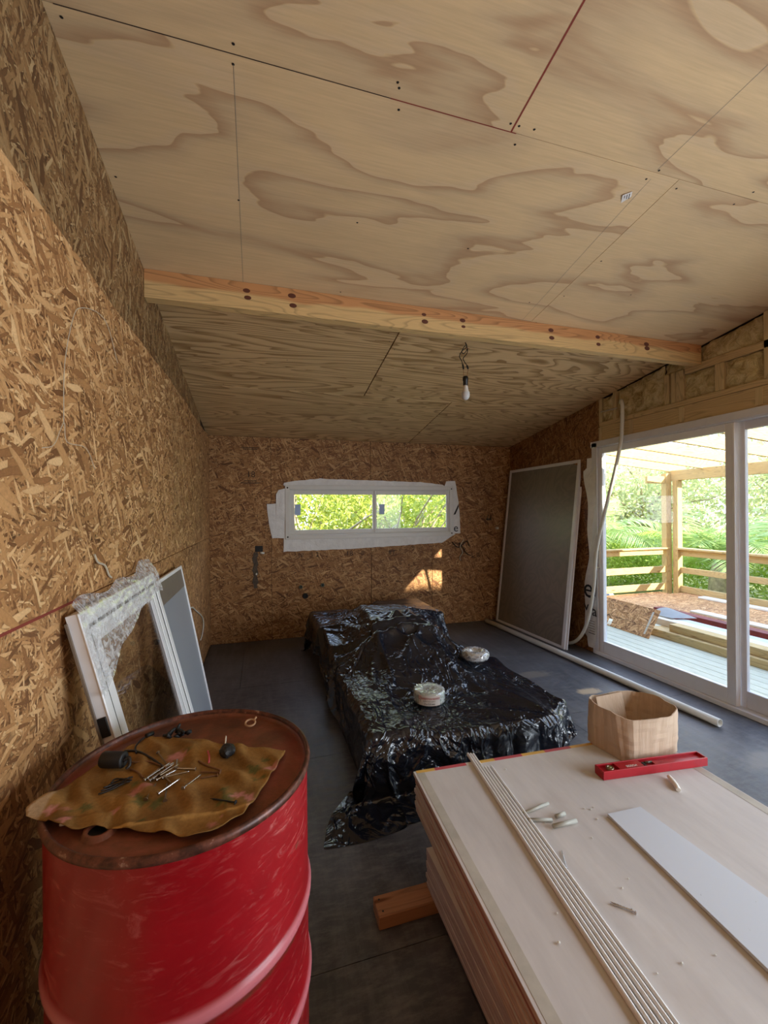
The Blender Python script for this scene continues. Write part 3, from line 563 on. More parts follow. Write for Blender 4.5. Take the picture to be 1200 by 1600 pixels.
# ================================================================== door_1
d1 = struct(empty('door_1', (3.41, 2.3, 0))); del d1['label']; del d1['category']
def frYZ(bm, y0, y1, z0, z1, x0, x1, l, r, b_, t, bev=.003):
    box(bm, x0, x1, y0, y0+l, z0, z1, bev); box(bm, x0, x1, y1-r, y1, z0, z1, bev); box(bm, x0, x1, y0+l, y1-r, z0, z0+b_, bev); box(bm, x0, x1, y0+l, y1-r, z1-t, z1, bev)
bm = B(); frYZ(bm, DY0, 3.61, .0, 2.205, 3.352, 3.47, .05, .045, .035, .06); fin('door_frame', bm, 'white_shade', d1, True)
bm = B(); box(bm, 3.343, 3.353, 3.555, 3.625, 0, 2.20, .002); box(bm, 3.343, 3.353, DY0, 3.64, 2.155, 2.215, .002); fin('cover_trim', bm, 'white_shade', d1, True)
bm = B(); box(bm, 3.338, 3.352, DY0, 3.60, .0, .035, .002); fin('door_sill', bm, 'white', d1, True)
bm = B(); frYZ(bm, 2.245, 3.565, .036, 2.145, 3.366, 3.402, .072, .058, .115, .062); s1 = fin('door_sash', bm, 'white', d1, True)
bm = B(); box(bm, 3.382, 3.388, 2.31, 3.515, .148, 2.088); fin('glass_pane', bm, 'glass', d1, True).parent = s1
bm = B(); frYZ(bm, 1.03, 2.265, .036, 2.145, 3.410, 3.446, .07, .055, .125, .062); s2 = fin('door_sash', bm, 'white_shade', d1, True)
bm = B(); box(bm, 3.425, 3.431, 1.09, 2.22, .155, 2.09); fin('glass_pane', bm, 'glass', d1, True).parent = s2
bm = B(); box(bm, 3.355, 3.366, 2.245, 2.262, .04, 2.14, .002); o = fin('interlock_strip', bm, 'white', d1, True)
bm = B(); box(bm, 3.352, 3.366, 3.528, 3.552, .90, 1.14, .004); tube(bm, spline([(3.356, 3.545, 1.08), (3.33, 3.57, 1.075), (3.322, 3.575, 1.0), (3.322, 3.575, .93), (3.335, 3.56, .905), (3.356, 3.545, .905)]), .008, 8); fin('door_handle', bm, 'bulbwhite', d1, True).parent = s1
# second glazed opening nearer the viewer, outside the frame
d2 = struct(empty('door_2', (3.41, -.9, 0))); del d2['label']; del d2['category']
bm = B(); frYZ(bm, YF, .45, .0, 2.205, 3.352, 3.47, .05, .05, .035, .06); box(bm, 3.37, 3.44, -.96, -.88, .03, 2.15); fin('door_frame', bm, 'white_shade', d2, True)
# building wrap beside the door
rw = tagt(sheet('building_wrap', lambda u, v: (XR-.004-.012*abs(math.sin(v*9+u*2))-.006*u, 3.57+(.135+.035*math.sin(v*7+.5)+.012*math.sin(v*23)+(-.05 if v > .94 else 0)+(-.04 if v < .06 else 0))*u, .05+2.0*v), 8, 60, 'wrap'), 'white building paper strip with big black letters between the screen and the sliding door', 'building paper')
def wtext(b, s, y, z): text(b, s, basis((0, -1, 0), (0, 0, 1), (XR-.026, y, z)), 'ink', rw)
wtext('e', .30, 3.672, .665); bm = B(); box(bm, XR-.028, XR-.025, 3.576, 3.602, .60, .80); fin('printed_mark', bm, 'ink', rw, True)
wtext('v', .155, 3.70, .475); wtext('r', .155, 3.635, .45); wtext('a', .155, 3.588, .44)
for k in range(6):
    bm = B(); box(bm, XR-.027, XR-.025, 3.585, 3.672-.012*(k % 2), .20+k*.026, .206+k*.026); fin('printed_line', bm, 'ink' if k == 0 else 'pencil', rw, True)
# conduit
bm = B(); tube(bm, spline([(3.345, 3.25, 2.54), (3.315, 3.21, 2.545), (3.30, 3.185, 2.47), (3.30, 3.19, 2.30), (3.30, 3.206, 2.153), (3.30, 3.285, 1.854), (3.30, 3.408, 1.481), (3.30, 3.521, 1.087), (3.295, 3.56, .685), (3.28, 3.63, .335), (3.26, 3.74, .12), (3.24, 3.90, .03), (3.22, 4.15, .022)], 8), .017, 12)
tagt(fin('flexible_conduit', bm, 'pvc'), 'white flexible conduit hanging from the wall framing down to the floor beside the door', 'conduit')
bm = B(); tube(bm, [(XR-.002, 3.30, 2.50), (XR-.006, 3.50, 2.505)], .008, 6); tagt(fin('grey_cable', bm, 'whitestring'), 'short pale cable across the small insulation pocket above the door corner', 'cable')

# ================================================================== large screen leaning on the right wall
def local_root(name, p0, p1, top, label, cat):
    """x = width along the foot, y = up along the panel, z = towards the room"""
    m = basis(Vector(p1)-Vector(p0), Vector(top)-Vector(p0), p0); r = bpy.data.objects.new(name, None); COL.objects.link(r); r.matrix_world = m; r.empty_display_size = .1
    return tagt(r, label, cat)
r = local_root('insect_screen', (3.06, 5.075, .003), (3.105, 3.785, .003), (3.315, 4.92, 2.06), 'tall insect screen in a white frame leaning on the far end of the right wall', 'screen')
W_, H_ = 1.29, 2.07
def frXY(bm, w, h, t, z0, z1, bev=.002, x0=0, y0=0, tt=None):
    tt = tt or t
    box(bm, x0, x0+t, y0, y0+h, z0, z1, bev); box(bm, x0+w-t, x0+w, y0, y0+h, z0, z1, bev); box(bm, x0+t, x0+w-t, y0, y0+t, z0, z1, bev); box(bm, x0+t, x0+w-t, y0+h-tt, y0+h, z0, z1, bev)
for nm, (a, b_, c0, d_) in (('side_rail', (0, .036, 0, H_)), ('side_rail', (W_-.042, W_, 0, H_)), ('bottom_rail', (.036, W_-.042, 0, .03)), ('top_rail', (.036, W_-.042, H_-.036, H_))):
    bm = B(); box(bm, a, b_, c0, d_, -.028, .0, .003); fin(nm, bm, 'white_shade', r)
bm = B(); box(bm, W_-.008, W_+.012, 0, H_-.3, -.045, -.028, .002); fin('track_channel', bm, 'white', r)
bm = B(); box(bm, .036, W_-.042, .03, H_-.036, -.012, -.010); fin('screen_mesh', bm, 'mesh_r', r)
# ================================================================== window leaning on the left wall
r = local_root('window_unit', (-.222, 1.44, .004), (-.222, 2.345, .004), (-.52, 1.44, 1.205), 'white framed window behind the drum with crinkled clear film over its top', 'window')
W_, H_ = .905, 1.24
# here z axis of the panel points to +x (room)
for nm, (a, b_, c0, d_) in (('frame_stile', (0, .045, 0, H_)), ('frame_stile', (W_-.045, W_, 0, H_)), ('frame_rail', (.045, W_-.045, 0, .045)), ('frame_rail', (.045, W_-.045, H_-.045, H_))):
    bm = B(); box(bm, a, b_, c0, d_, -.006, .0, .002); box(bm, a+(.003 if a == 0 else 0), b_, c0, d_, -.036, -.006); fin(nm, bm, 'white', r)
bm = B(); frXY(bm, W_-.11, H_-.11, .055, -.02, -.004, x0=.055, y0=.055); sh_ = fin('sash', bm, 'white', r)
bm = B(); frXY(bm, W_-.088, H_-.088, .013, -.022, -.0035, .0, x0=.044, y0=.044); fin('rubber_seal', bm, 'rubber', r)
bm = B(); box(bm, .105, W_-.105, .105, H_-.105, -.014, -.011); fin('glass_pane', bm, 'glass_dim', r).parent = sh_
bm = B(); box(bm, W_-.16, W_-.125, .11, H_-.11, -.010, -.004); fin('sliding_stile', bm, 'white_shade', r)
bm = B(); box(bm, W_-.124, W_-.112, .11, H_-.11, -.010, -.006); fin('rubber_strip', bm, 'rubber', r)
for z_ in (.52, .86): bm = B(); box(bm, -.003, .02, z_, z_+.06, -.033, -.010, .001); fin('black_clip', bm, 'rubber', r)
bm = B(); box(bm, -.006, .002, .0, H_-.02, -.040, -.034); fin('edge_channel', bm, plain('brown_channel', (120, 106, 92), .4), r)
def filmfn(u, v):
    low = H_-.09-.17*(1-u)**2.2-.06*max(0, u-.8)-.008*math.sin(u*19); top = H_+.035+.055*max(0, u-.55)*2+.012*math.sin(u*17)
    y = low+(top-low)*v; k = .003*vnoise(u*3, v*2, 7, 2)+.0006*vnoise(u, v, 41, 5)
    return (-.025+(W_+.05)*u, y, .012+k-(max(0, y-H_)*.35))
sheet('plastic_film', filmfn, 60, 26, 'film', r)
def filmside(u, v):
    y = H_-.42+.46*v; return (-.010-.003*math.sin(v*13)-.003*u, y, .008-.045*u+.002*math.sin(v*31+u*5))
# ================================================================== small screen behind it
r = local_root('insect_screen', (-.31, 2.43, .004), (-.31, 3.13, .004), (-.528, 2.43, 1.16), 'narrower grey insect screen leaning on the left wall beyond the white window', 'screen')
W_, H_ = .70, 1.165
for nm, (a, b_, c0, d_) in (('side_rail', (0, .012, 0, H_)), ('side_rail', (W_-.012, W_, 0, H_)), ('bottom_rail', (.012, W_-.012, 0, .03)), ('top_rail', (.012, W_-.012, H_-.02, H_))):
    bm = B(); box(bm, a, b_, c0, d_, -.020, .0, .002); fin(nm, bm, 'white', r)
bm = B(); box(bm, .012, W_-.012, .03, H_-.02, -.010, -.008); fin('screen_mesh', bm, 'mesh_l', r)
bm = B(); box(bm, .012, W_-.012, H_-.14, H_-.02, -.008, -.006); fin('top_band', bm, plain('grey_band', (118, 108, 100), .4), r)

# strings and wires on the left wall
for nm, pts, m, r_, lab in (('string', [(1.46, 1.77), (1.47, 1.95), (1.534, 2.12), (1.60, 2.18), (1.749, 2.23), (1.85, 2.22), (1.956, 2.12)], 'whitestring', .0012, 'thin pale string arching highest on the left board wall'),
    ('string', [(1.33, 1.679), (1.40, 1.70), (1.462, 1.774), (1.482, 1.72), (1.624, 1.722), (1.70, 1.66)], 'whitestring', .0011, 'thin pale string looping in the middle of the left board wall'),
    ('string', [(1.69, 1.36), (1.72, 1.33), (1.79, 1.31), (1.83, 1.27), (1.86, 1.255)], 'whitestring', .004, 'frayed pale string knot above the leaning window'),
    ('loose_wire', [(3.60, .734), (3.80, .72), (4.03, .638), (4.40, .50), (4.50, .40), (4.40, .33), (4.286, .308)], 'pvc', .006, 'pale looped wire end on the left wall near the far corner')):
    bm = B(); tube(bm, spline([(XL+.008, y, z) for y, z in pts]), r_, 6); tagt(fin(nm, bm, m), lab, 'wire' if nm != 'string' else 'string')

# ================================================================== PVC pipe
bm = B(); a, b_ = Vector((2.89, 5.02, .029)), Vector((3.012, 2.12, .029)); d = (b_-a).normalized(); m = basis(Vector((0, 0, 1)).cross(d), d.cross(Vector((0, 0, 1)).cross(d)), a); L = (b_-a).length
lathe(bm, [(.022, 0), (.028, 0), (.028, L), (.022, L), (.022, 0)], 24); mm = Matrix((Vector((0, 0, 1)).cross(d).normalized(), d.cross(Vector((0, 0, 1)).cross(d).normalized()).normalized(), d)).transposed().to_4x4(); mm.translation = a; bm.transform(mm)
tagt(fin('plastic_pipe', bm, 'pvc'), 'long white plastic pipe lying on the dark floor in front of the sliding door', 'pipe')

# ================================================================== tarp over a pile (simulated drape, helpers removed)
def drape():
    cols = [(-.2, 3.3, .6, 5.13, -.2, .0), (.54, 1.72, 2.12, 4.7, -.05, .27), (.90, 1.31, 3.28, 3.98, .0, .60), (.50, .92, 3.9, 4.6, .0, .43), (.54, .78, 2.14, 3.9, .0, .32), (1.25, 1.80, 4.0, 4.75, 0, .46), (1.35, 1.90, 2.3, 3.3, 0, .25)]
    obs = []
    for (x0, x1, y0, y1, za, zb_) in ((.86, 1.34, 2.62, 3.3, .27, .585), (.56, .93, 3.0, 3.95, .30, .43), (1.30, 1.60, 2.9, 3.95, .25, .46)):
        bm = B(); prism(bm, [(x0, y0, 0), (x0, y1, 0), (x0, y1, zb_), (x0, y0, za)], (x1-x0, 0, 0)); me = bpy.data.meshes.new('c'); bm.to_mesh(me); bm.free()
        o = bpy.data.objects.new('c', me); COL.objects.link(o); o.modifiers.new('col', 'COLLISION'); o.collision.thickness_outer = .010; o.collision.cloth_friction = 25; obs.append(o)
    for c in cols:
        bm = B(); box(bm, *c); bmesh.ops.bevel(bm, geom=bm.edges[:], offset=.02, segments=2, affect='EDGES'); me = bpy.data.meshes.new('c'); bm.to_mesh(me); bm.free()
        o = bpy.data.objects.new('c', me); COL.objects.link(o); o.modifiers.new('col', 'COLLISION'); o.collision.thickness_outer = .010; o.collision.cloth_friction = 25; obs.append(o)
    nx, ny = 100, 140; vs = []; fs = []
    # corners of the sheet seen from above: front-left, front-right, back-right, back-left
    A_, B_, C_, D_ = (.25, 1.56), (2.02, 1.84), (2.34, 4.98), (.24, 4.98)
    for j in range(ny+1):
        for i in range(nx+1):
            u, v = i/nx, j/ny
            x = (A_[0]*(1-u)+B_[0]*u)*(1-v)+(D_[0]*(1-u)+C_[0]*u)*v; y = (A_[1]*(1-u)+B_[1]*u)*(1-v)+(D_[1]*(1-u)+C_[1]*u)*v
            vs.append((x, y, .64+.02*vnoise(x, y, 4, 1)+.008*vnoise(x, y, 13, 4)))
    for j in range(ny):
        for i in range(nx): a = j*(nx+1)+i; fs.append((a, a+1, a+nx+2, a+nx+1))
    me = bpy.data.meshes.new('tarp'); me.from_pydata(vs, [], fs); o = bpy.data.objects.new('t', me); COL.objects.link(o)
    md = o.modifiers.new('cl', 'CLOTH'); s = md.settings; s.quality = 5; s.mass = .15; s.tension_stiffness = 18; s.compression_stiffness = 18; s.shear_stiffness = 6; s.bending_stiffness = .02; s.shrink_min = -.03; s.air_damping = 2
    md.collision_settings.use_self_collision = False; md.collision_settings.distance_min = .008; md.collision_settings.collision_quality = 3
    md.point_cache.frame_start = 1; md.point_cache.frame_end = 60; SC.frame_start = 1; SC.frame_end = 60
    for f in range(1, 47): SC.frame_set(f)
    dg = bpy.context.evaluated_depsgraph_get(); me2 = bpy.data.meshes.new_from_object(o.evaluated_get(dg)); bpy.data.objects.remove(o)
    for q in obs: bpy.data.objects.remove(q)
    SC.frame_set(1)
    co = np.empty(len(me2.vertices)*3); me2.vertices.foreach_get('co', co); co = co.reshape(-1, 3)
    co[:, 2] = np.maximum(co[:, 2]-.016, .002)
    X, Y, Z = co[:, 0].copy(), co[:, 1].copy(), co[:, 2].copy(); lift = np.clip((Z-.01)/.08, 0, 1)
    for ax, ay, n, A, R in ((.92, 3.29, 9, .055, .8), (1.30, 3.28, 8, .050, .9), (.61, 2.13, 10, .035, .5), (1.71, 2.13, 9, .04, .6), (.60, 3.4, 7, .03, .5), (1.05, 2.6, 6, .025, .6)):
        dx, dy = X-ax, Y-ay; r = np.hypot(dx, dy); th = np.arctan2(dy, dx); w = np.minimum(1, r/.18)*np.exp(-(r/R)**2)
        co[:, 2] += lift*A*w*(.75-np.abs(np.cos(n*.5*th+1.3*np.sin(th*2)))**.6)
    side = np.clip((.27-Z)/.2, 0, 1)*lift; fr_ = side*(Y < 2.2); co[:, 1] -= fr_*.030*np.abs(np.sin(X*13+2*np.sin(X*5)))**.7; lf = side*(X < .56); co[:, 0] -= lf*.02*np.abs(np.sin(Y*9+np.sin(Y*4)))
    co[:, 2] = np.maximum(co[:, 2], .002); me2.vertices.foreach_set('co', co.ravel())
    return me2, co
tme, tco = drape()
tp = link('plastic_tarp', tme, 'tarp', smooth=True); tagt(tp, 'wrinkled shiny black plastic sheet draped over a low pile in the middle of the floor', 'tarp')
sm = tp.modifiers.new('s', 'SUBSURF'); sm.levels = 1; sm.render_levels = 2
def tz(x, y, r=.09):
    d = np.hypot(tco[:, 0]-x, tco[:, 1]-y); s = tco[d < r, 2]; return float(np.percentile(s, 92)) if len(s) else .28

# ================================================================== rolls on the tarp
z0 = tz(1.03, 2.52, .10)+.002
e = empty('cable_roll', (1.03, 2.52, z0), .0, 'film-wrapped roll of pale green cable with a printed red label on the tarp', 'cable roll')
R_, H_ = .098, .072
for k in range(4):
    bm = B(); lathe(bm, [(R_-.012+.0105*math.cos(a), .010+k*.0172+.0092*math.sin(a)) for a in np.linspace(-math.pi*.6, math.pi*.6, 7)], 40); fin('cable_turn', bm, 'greencable', e)
bm = B(); lathe(bm, [(.045, .010), (.045, H_-.008), (.06, H_-.001), (R_-.018, H_-.001)], 40); fin('inner_winding', bm, 'greencable', e)
def rfilm(u, v):
    a = u*2*math.pi; k = .003*vnoise(math.cos(a)*2, math.sin(a)*2+v*3, 9, 1)
    prof = [(R_+.001, .001), (R_+.004, .02), (R_+.004, H_-.014), (R_-.004, H_+.001), (R_-.04, H_+.004), (.0, H_-.004)]
    i = min(int(v*5), 4); t = v*5-i; rr = prof[i][0]*(1-t)+prof[i+1][0]*t; zz = prof[i][1]*(1-t)+prof[i+1][1]*t
    return ((rr+k*(rr > .03))*math.cos(a), (rr+k*(rr > .03))*math.sin(a), zz+k*1.6)
sheet('film_wrap', rfilm, 60, 15, 'filmroll', e)
bm = B(); lathe(bm, [(R_+.0055, .004), (R_+.0058, H_-.004)], 20, a0=math.radians(-150), a1=math.radians(-72)); fin('paper_label', bm, 'wrapper', e)
def ctext(body, size, a_mid, z, mat, shear=0):
    m_ = basis((-math.sin(a_mid), math.cos(a_mid), 0), (0, 0, 1), (0, 0, 0)); n0 = Vector((math.cos(a_mid), math.sin(a_mid), 0))
    cu = bpy.data.curves.new('t', 'FONT'); cu.body = body; cu.size = size; cu.extrude = .0003; cu.align_x = 'CENTER'; cu.align_y = 'CENTER'; cu.shear = shear; cu.resolution_u = 3
    o = bpy.data.objects.new('t', cu); COL.objects.link(o); me = bpy.data.meshes.new_from_object(o.evaluated_get(bpy.context.evaluated_depsgraph_get())); bpy.data.objects.remove(o); me.materials.clear()
    for v in me.vertices:
        a = a_mid+v.co.x/R_; v.co = Vector(((R_+.0066+v.co.z)*math.cos(a), (R_+.0066+v.co.z)*math.sin(a), z+v.co.y))
    return link('lettering', me, mat, e)
ctext('Quattrocento', .024, math.radians(-114), .050, 'pinklog', .3); ctext('IRAM NM 247-3', .011, math.radians(-112), .032, 'pencil'); ctext('2 x 2,5 mm', .014, math.radians(-110), .016, 'ink')
z0 = tz(1.585, 2.93, .10)+.002
e = empty('wire_coil', (1.585, 2.93, z0), .3, 'round coil of wire wrapped in clear film on the right of the tarp', 'wire coil')
for k, (rr, zz, m) in enumerate(((.078, .022, 'wrapper'), (.062, .040, 'pvc'), (.085, .040, 'cableblk'), (.070, .054, 'whitestring'), (.056, .020, 'pvc'))):
    bm = B(); tube(bm, [(rr*math.cos(t), rr*math.sin(t), zz+.002*math.sin(3*t)) for t in np.linspace(0, 2*math.pi, 33)[:-1]], .013, 8, closed=True); fin('wire_turn', bm, m, e)
def cfilm(u, v):
    a = u*2*math.pi; b = v*2*math.pi; k = .004*vnoise(math.cos(a)*2+v, math.sin(a)*2+v*3, 9, 2); return ((.07+(.037+k)*math.cos(b))*math.cos(a), (.07+(.037+k)*math.cos(b))*math.sin(a), .039+(.036+k)*math.sin(b))
sheet('film_wrap', cfilm, 48, 16, 'filmroll', e)

# ================================================================== plasterboard stack on blocks
e_ = tagt(None or bpy.data.objects.new('timber_block', None), '', ''); bpy.data.objects.remove(e_)
def tblock(x0, x1, y0, y1, lab):
    e = empty('timber_block', (x0, y0, 0), label=lab, cat='timber'); bm = B(); box(bm, x0, x1, y0, y1, .0005, .0495, .003); fin('block_body', bm, 'block', e, True)
    for x, y in ((x0+.02, y0+.02), (x0+.018, y1-.02)):
        bm = B(); lathe(bm, [(0, .0008), (.004, 0)], 8, (x, y, .0496)); fin('nail_head', bm, 'black', e, True)
tblock(.392, 1.85, 1.447, 1.535, 'short brown timber block under the far end of the plasterboard stack'); tblock(.62, 1.85, .30, .39, 'timber block under the middle of the plasterboard stack')
TH = .0165
def board(z, x0, x1, y0, y1, rz, label, top=False, lower=False, i=0):
    e = empty('plasterboard_sheet', (x0, y1, z), rz, label, 'plasterboard', 'stacked plasterboard sheets')
    w, l = x1-x0, y1-y0
    bm = B(); vs = box(bm, 0, w, -l, 0, .0, TH-.0009, .0012)
    bm.faces.ensure_lookup_table()
    for f in bm.faces: f.material_index = 0 if abs(f.normal.z) > .9 else 1
    fin('board_core', bm, ['paper', 'edge2' if lower else ('rededge' if i in (1,) else 'edge')], e)
    return e
nl, nu_ = 9, 10
ords = ['lowest', 'second lowest', 'third from the bottom', 'fourth from the bottom', 'middle', 'fourth from the top', 'third from the top', 'second from the top', 'topmost']
for k in range(nl):
    board(.05+k*TH, .603+.002*math.sin(k*2.2), 1.83+.002*math.sin(k), -.88, 1.52+.004*math.sin(k*3.7), 0, 'plasterboard sheet with rough torn end, %s of the lower offset bundle' % ords[k], lower=True)
ords2 = ['lowest', 'second lowest', 'third from the bottom', 'fourth from the bottom', 'fifth from the bottom', 'fifth from the top', 'fourth from the top', 'third from the top', 'second from the top']
zb = .05+nl*TH
for k in range(9):
    board(zb+k*TH, .632+.0035*math.sin(k*1.9+1), 1.862, -.67, 1.716+.005*math.sin(k*2.9), -.045, 'brown-edged plasterboard sheet, %s of the upper bundle' % ords2[k], i=9-k)
ztop = zb+10*TH
e = board(zb+9*TH, .628, 1.87, -.67, 1.728, -.045, 'top plasterboard sheet with grey-beige paper face and red and yellow taped end', top=True, i=0)
bm = B(); box(bm, .012, .045, -2.398, -.001, TH-.0006, TH-.0002); fin('tapered_edge', bm, 'tapered', e); bm = B(); box(bm, 1.242-.045, 1.242-.006, -2.398, -.001, TH-.0006, TH-.0002); fin('tapered_edge', bm, 'tapered', e)
x = .012; k = 0
for wd in (.085, .15, .035, .105, .14, .12, .14, .12, .14, .12, .10):
    if k == 2: mt = 'wrapper'
    else: mt = 'yeltape' if k in (0, 3, 5, 7, 9) else 'redtape'
    bm = B(); box(bm, x, x+wd-.001, -.017, .001, .001, TH+.0001); fin('edge_tape', bm, mt, e); x += wd; k += 1
ZT = ztop+.0002
# screws / offcuts / profiles on the sheet
def rod(name, p0, p1, r, mat, label, cat, z=ZT, group=None, seg=8):
    a, b = Vector((p0[0], p0[1], z+r)), Vector((p1[0], p1[1], z+r)); bm = B(); tube(bm, [a, b], r, seg); o = fin(name, bm, mat); return tagt(o, label, cat, group)
MAT['chip'] = plain('grey_rod', (178, 178, 168), .45, var=.05); MAT['bit'] = plain('white_chip', (222, 220, 212), .6)
rod('plastic_rod', (.928, 1.36), (1.055, 1.379), .0055, 'chip', 'longest thin grey rod offcut, the farthest of the loose offcuts on the plasterboard', 'offcut'); rod('plastic_rod', (.925, 1.327), (1.010, 1.300), .006, 'chip', 'grey rod offcut touching the long white strips', 'offcut')
rod('plastic_rod', (1.033, 1.309), (1.076, 1.314), .007, 'chip', 'shortest stubby grey rod offcut on the plasterboard', 'offcut'); rod('plastic_rod', (.991, 1.271), (1.090, 1.270), .0075, 'chip', 'thick grey rod offcut nearest the viewer among the four', 'offcut')
def screw(p0, p1, lab):
    e = empty('screw', (p0[0], p0[1], ZT), label=lab, cat='screw'); a, b = Vector((p0[0], p0[1], ZT+.0035)), Vector((p1[0], p1[1], ZT+.002)); d = (b-a)
    bm = B(); n = 16; tube(bm, [a+d*(.06+.94*i/n) for i in range(n+1)], [(.0026 if i % 2 else .0018)*(1-.7*(i/n)**6) for i in range(n+1)], 6); fin('shank', bm, 'steel', e, True)
    bm = B(); tube(bm, [a, a+d*.08], [.0045, .0022], 10); fin('screw_head', bm, 'steel', e, True)
screw((.917, 1.114), (.953, 1.179), 'single steel screw pointing away from the viewer beside the white strips'); screw((.907, 1.125), (.921, 1.189), 'steel screw lying tight against the white strips')
screw((1.003, .935), (.960, .984), 'thicker steel screw crossing another in the middle of the plasterboard'); screw((.998, .944), (.955, .980), 'thin steel screw under another in the middle of the plasterboard')
bm = B(); tube(bm, spline([(1.643, 1.365, ZT+.009), (1.63, 1.34, ZT+.010), (1.612, 1.305, ZT+.010), (1.601, 1.289, ZT+.008)]), [.008, .0085, .0085, .0085, .009, .009, .0095, .010, .010, .010, .010, .0098, .0095, .009, .009, .009, .009, .009, .0085][:19], 10)
tagt(fin('plastic_plug', bm, 'bulbwhite'), 'small white plastic plug lying in front of the red level', 'plug')
for x_, y_, s_ in ((1.175, 1.262, .004), (1.09, 1.195, .0035), (1.075, 1.03, .003), (1.03, 1.01, .004), (.79, 1.0, .0035), (.74, .93, .005), (1.0, .80, .004), (1.10, .79, .003), (.92, .80, .003), (1.19, 1.31, .004), (1.21, 1.315, .003), (1.17, 1.32, .0035), (.98, 1.30, .003), (1.33, 1.5, .003), (1.02, 1.62, .004), (.83, .86, .004), (.86, 1.1, .003)):
    bm = B(); bmesh.ops.create_icosphere(bm, subdivisions=1, radius=s_); bm.transform(Matrix.Translation((x_, y_, ZT+s_*.5)) @ Matrix.Scale(.5, 4, (0, 0, 1))); tagt(fin('gypsum_crumb', bm, 'bit'), 'tiny white gypsum crumb on the plasterboard', 'debris', 'gypsum crumbs')
prof = [((.914, 1.768), (.783, .60)), ((.925, 1.762), (.798, .60)), ((.9365, 1.758), (.813, .60)), ((.893+.045, 1.655), (.829, .60)), ((.903+.048, 1.652), (.842, .60)), ((.967, 1.652), (.855, .60))]
MAT['strip'] = plain('pale_strip', (230, 231, 232), .35, var=.02)
plab = ['leftmost long white plastic strip on the plasterboard', 'second long white strip from the left on the plasterboard', 'third long white strip from the left on the plasterboard', 'fourth long white strip from the left, shorter than the first three', 'second long white strip from the right on the plasterboard', 'rightmost long white plastic strip on the plasterboard']
for k, (a, b) in enumerate(prof):
    a, b = Vector((a[0], a[1], ZT)), Vector((b[0], b[1], ZT)); b = a+(b-a)*1.9; d = b-a; L = d.length; bm = B()
    pr = [(-.0052, 0), (-.0052, .008), (-.003, .011), (0, .012), (.003, .011), (.0052, .008), (.0052, 0)]
    prism(bm, [(px, 0, pz) for px, pz in pr], (0, -L, 0)); rz = math.atan2(d.x, -d.y); bm.transform(Matrix.Translation(a) @ Matrix.Rotation(rz, 4, 'Z')); tagt(fin('plastic_strip', bm, 'strip'), plab[k], 'strip', 'long white strips')
# white board strip
bm = B(); prism(bm, [(1.240, 1.262, ZT+.0003), (1.370, 1.256, ZT+.0003), (1.435, .90, ZT+.0003), (1.50, .30, ZT+.0003), (1.36, .30, ZT+.0003), (1.20, .745, ZT+.0003)][:0] or [(1.223, 1.262, ZT+.0003), (1.370, 1.256, ZT+.0003), (1.398, .85, ZT+.0003), (1.44, .25, ZT+.0003), (1.11, .25, ZT+.0003), (1.180, .72, ZT+.0003)], (0, 0, .010)); tagt(fin('white_board_offcut', bm, 'board'), 'tapering white board offcut lying on the right of the plasterboard stack', 'board')
# cardboard box
e = empty('cardboard_box', (1.70, 1.60, ZT), label='crushed open cardboard box standing on the far right corner of the plasterboard', cat='box')
base = [(1.548, 1.715), (1.535, 1.66), (1.548, 1.60), (1.56, 1.525), (1.60, 1.495), (1.70, 1.487), (1.80, 1.492), (1.865, 1.508), (1.875, 1.56), (1.872, 1.63), (1.85, 1.69), (1.76, 1.72), (1.66, 1.73), (1.59, 1.728)]
rim = [(1.563, 1.722), (1.535, 1.66), (1.543, 1.60), (1.548, 1.545), (1.591, 1.493), (1.70, 1.467), (1.79, 1.475), (1.863, 1.502), (1.885, 1.56), (1.890, 1.62), (1.865, 1.70), (1.838, 1.735), (1.72, 1.755), (1.62, 1.752)]
def ringp(t, lst):
    n = len(lst); f = t*n; i = int(f) % n; u = f-int(f); P4 = [Vector((*lst[(i+q) % n], 0)) for q in (-1, 0, 1, 2)]; a, b, c, d = P4
    s = .5*((2*b)+(c-a)*u+(2*a-5*b+4*c-d)*u*u+(3*b-a-3*c+d)*u**3); l = b*(1-u)+c*u; return s*.4+l*.6
def cwall(u, v):
    p = ringp(u, base)*(1-v)+ringp(u, rim)*v; cx, cy = 1.71, 1.61; w = .0016*(abs(math.sin(u*math.pi*19+2*math.sin(u*9)))**.5)*2+.0030*vnoise(u*4, v*2, 5, 1)+.003*math.sin(u*2*math.pi*4+1)*math.sin(v*math.pi)
    n = Vector((p.x-cx, p.y-cy, 0)).normalized(); p = p+n*w; return (p.x, p.y, ZT+.001+(.198+.004*math.sin(u*40)+.006*math.sin(u*2*math.pi*2+.4))*v)
o = sheet('box_wall', cwall, 140, 10, 'card', e, True); o.data.polygons.foreach_set('use_smooth', [False]*len(o.data.polygons)); so = o.modifiers.new('th', 'SOLIDIFY'); so.thickness = .004; so.offset = -1
bm = B(); f = bm.faces.new([bm.verts.new((x, y, ZT+.003)) for x, y in base]); r_ = bmesh.ops.extrude_face_region(bm, geom=[f]); [setattr(v.co, 'z', v.co.z+.003) for v in r_['geom'] if isinstance(v, bmesh.types.BMVert)]; fin('box_bottom', bm, 'card', e, True)
bm = B(); prism(bm, [(1.60, 1.722, ZT+.20), (1.775, 1.735, ZT+.198), (1.77, 1.70, ZT+.075), (1.61, 1.69, ZT+.07)], (.0, -.003, 0)); fin('inner_flap', bm, 'card', e, True)
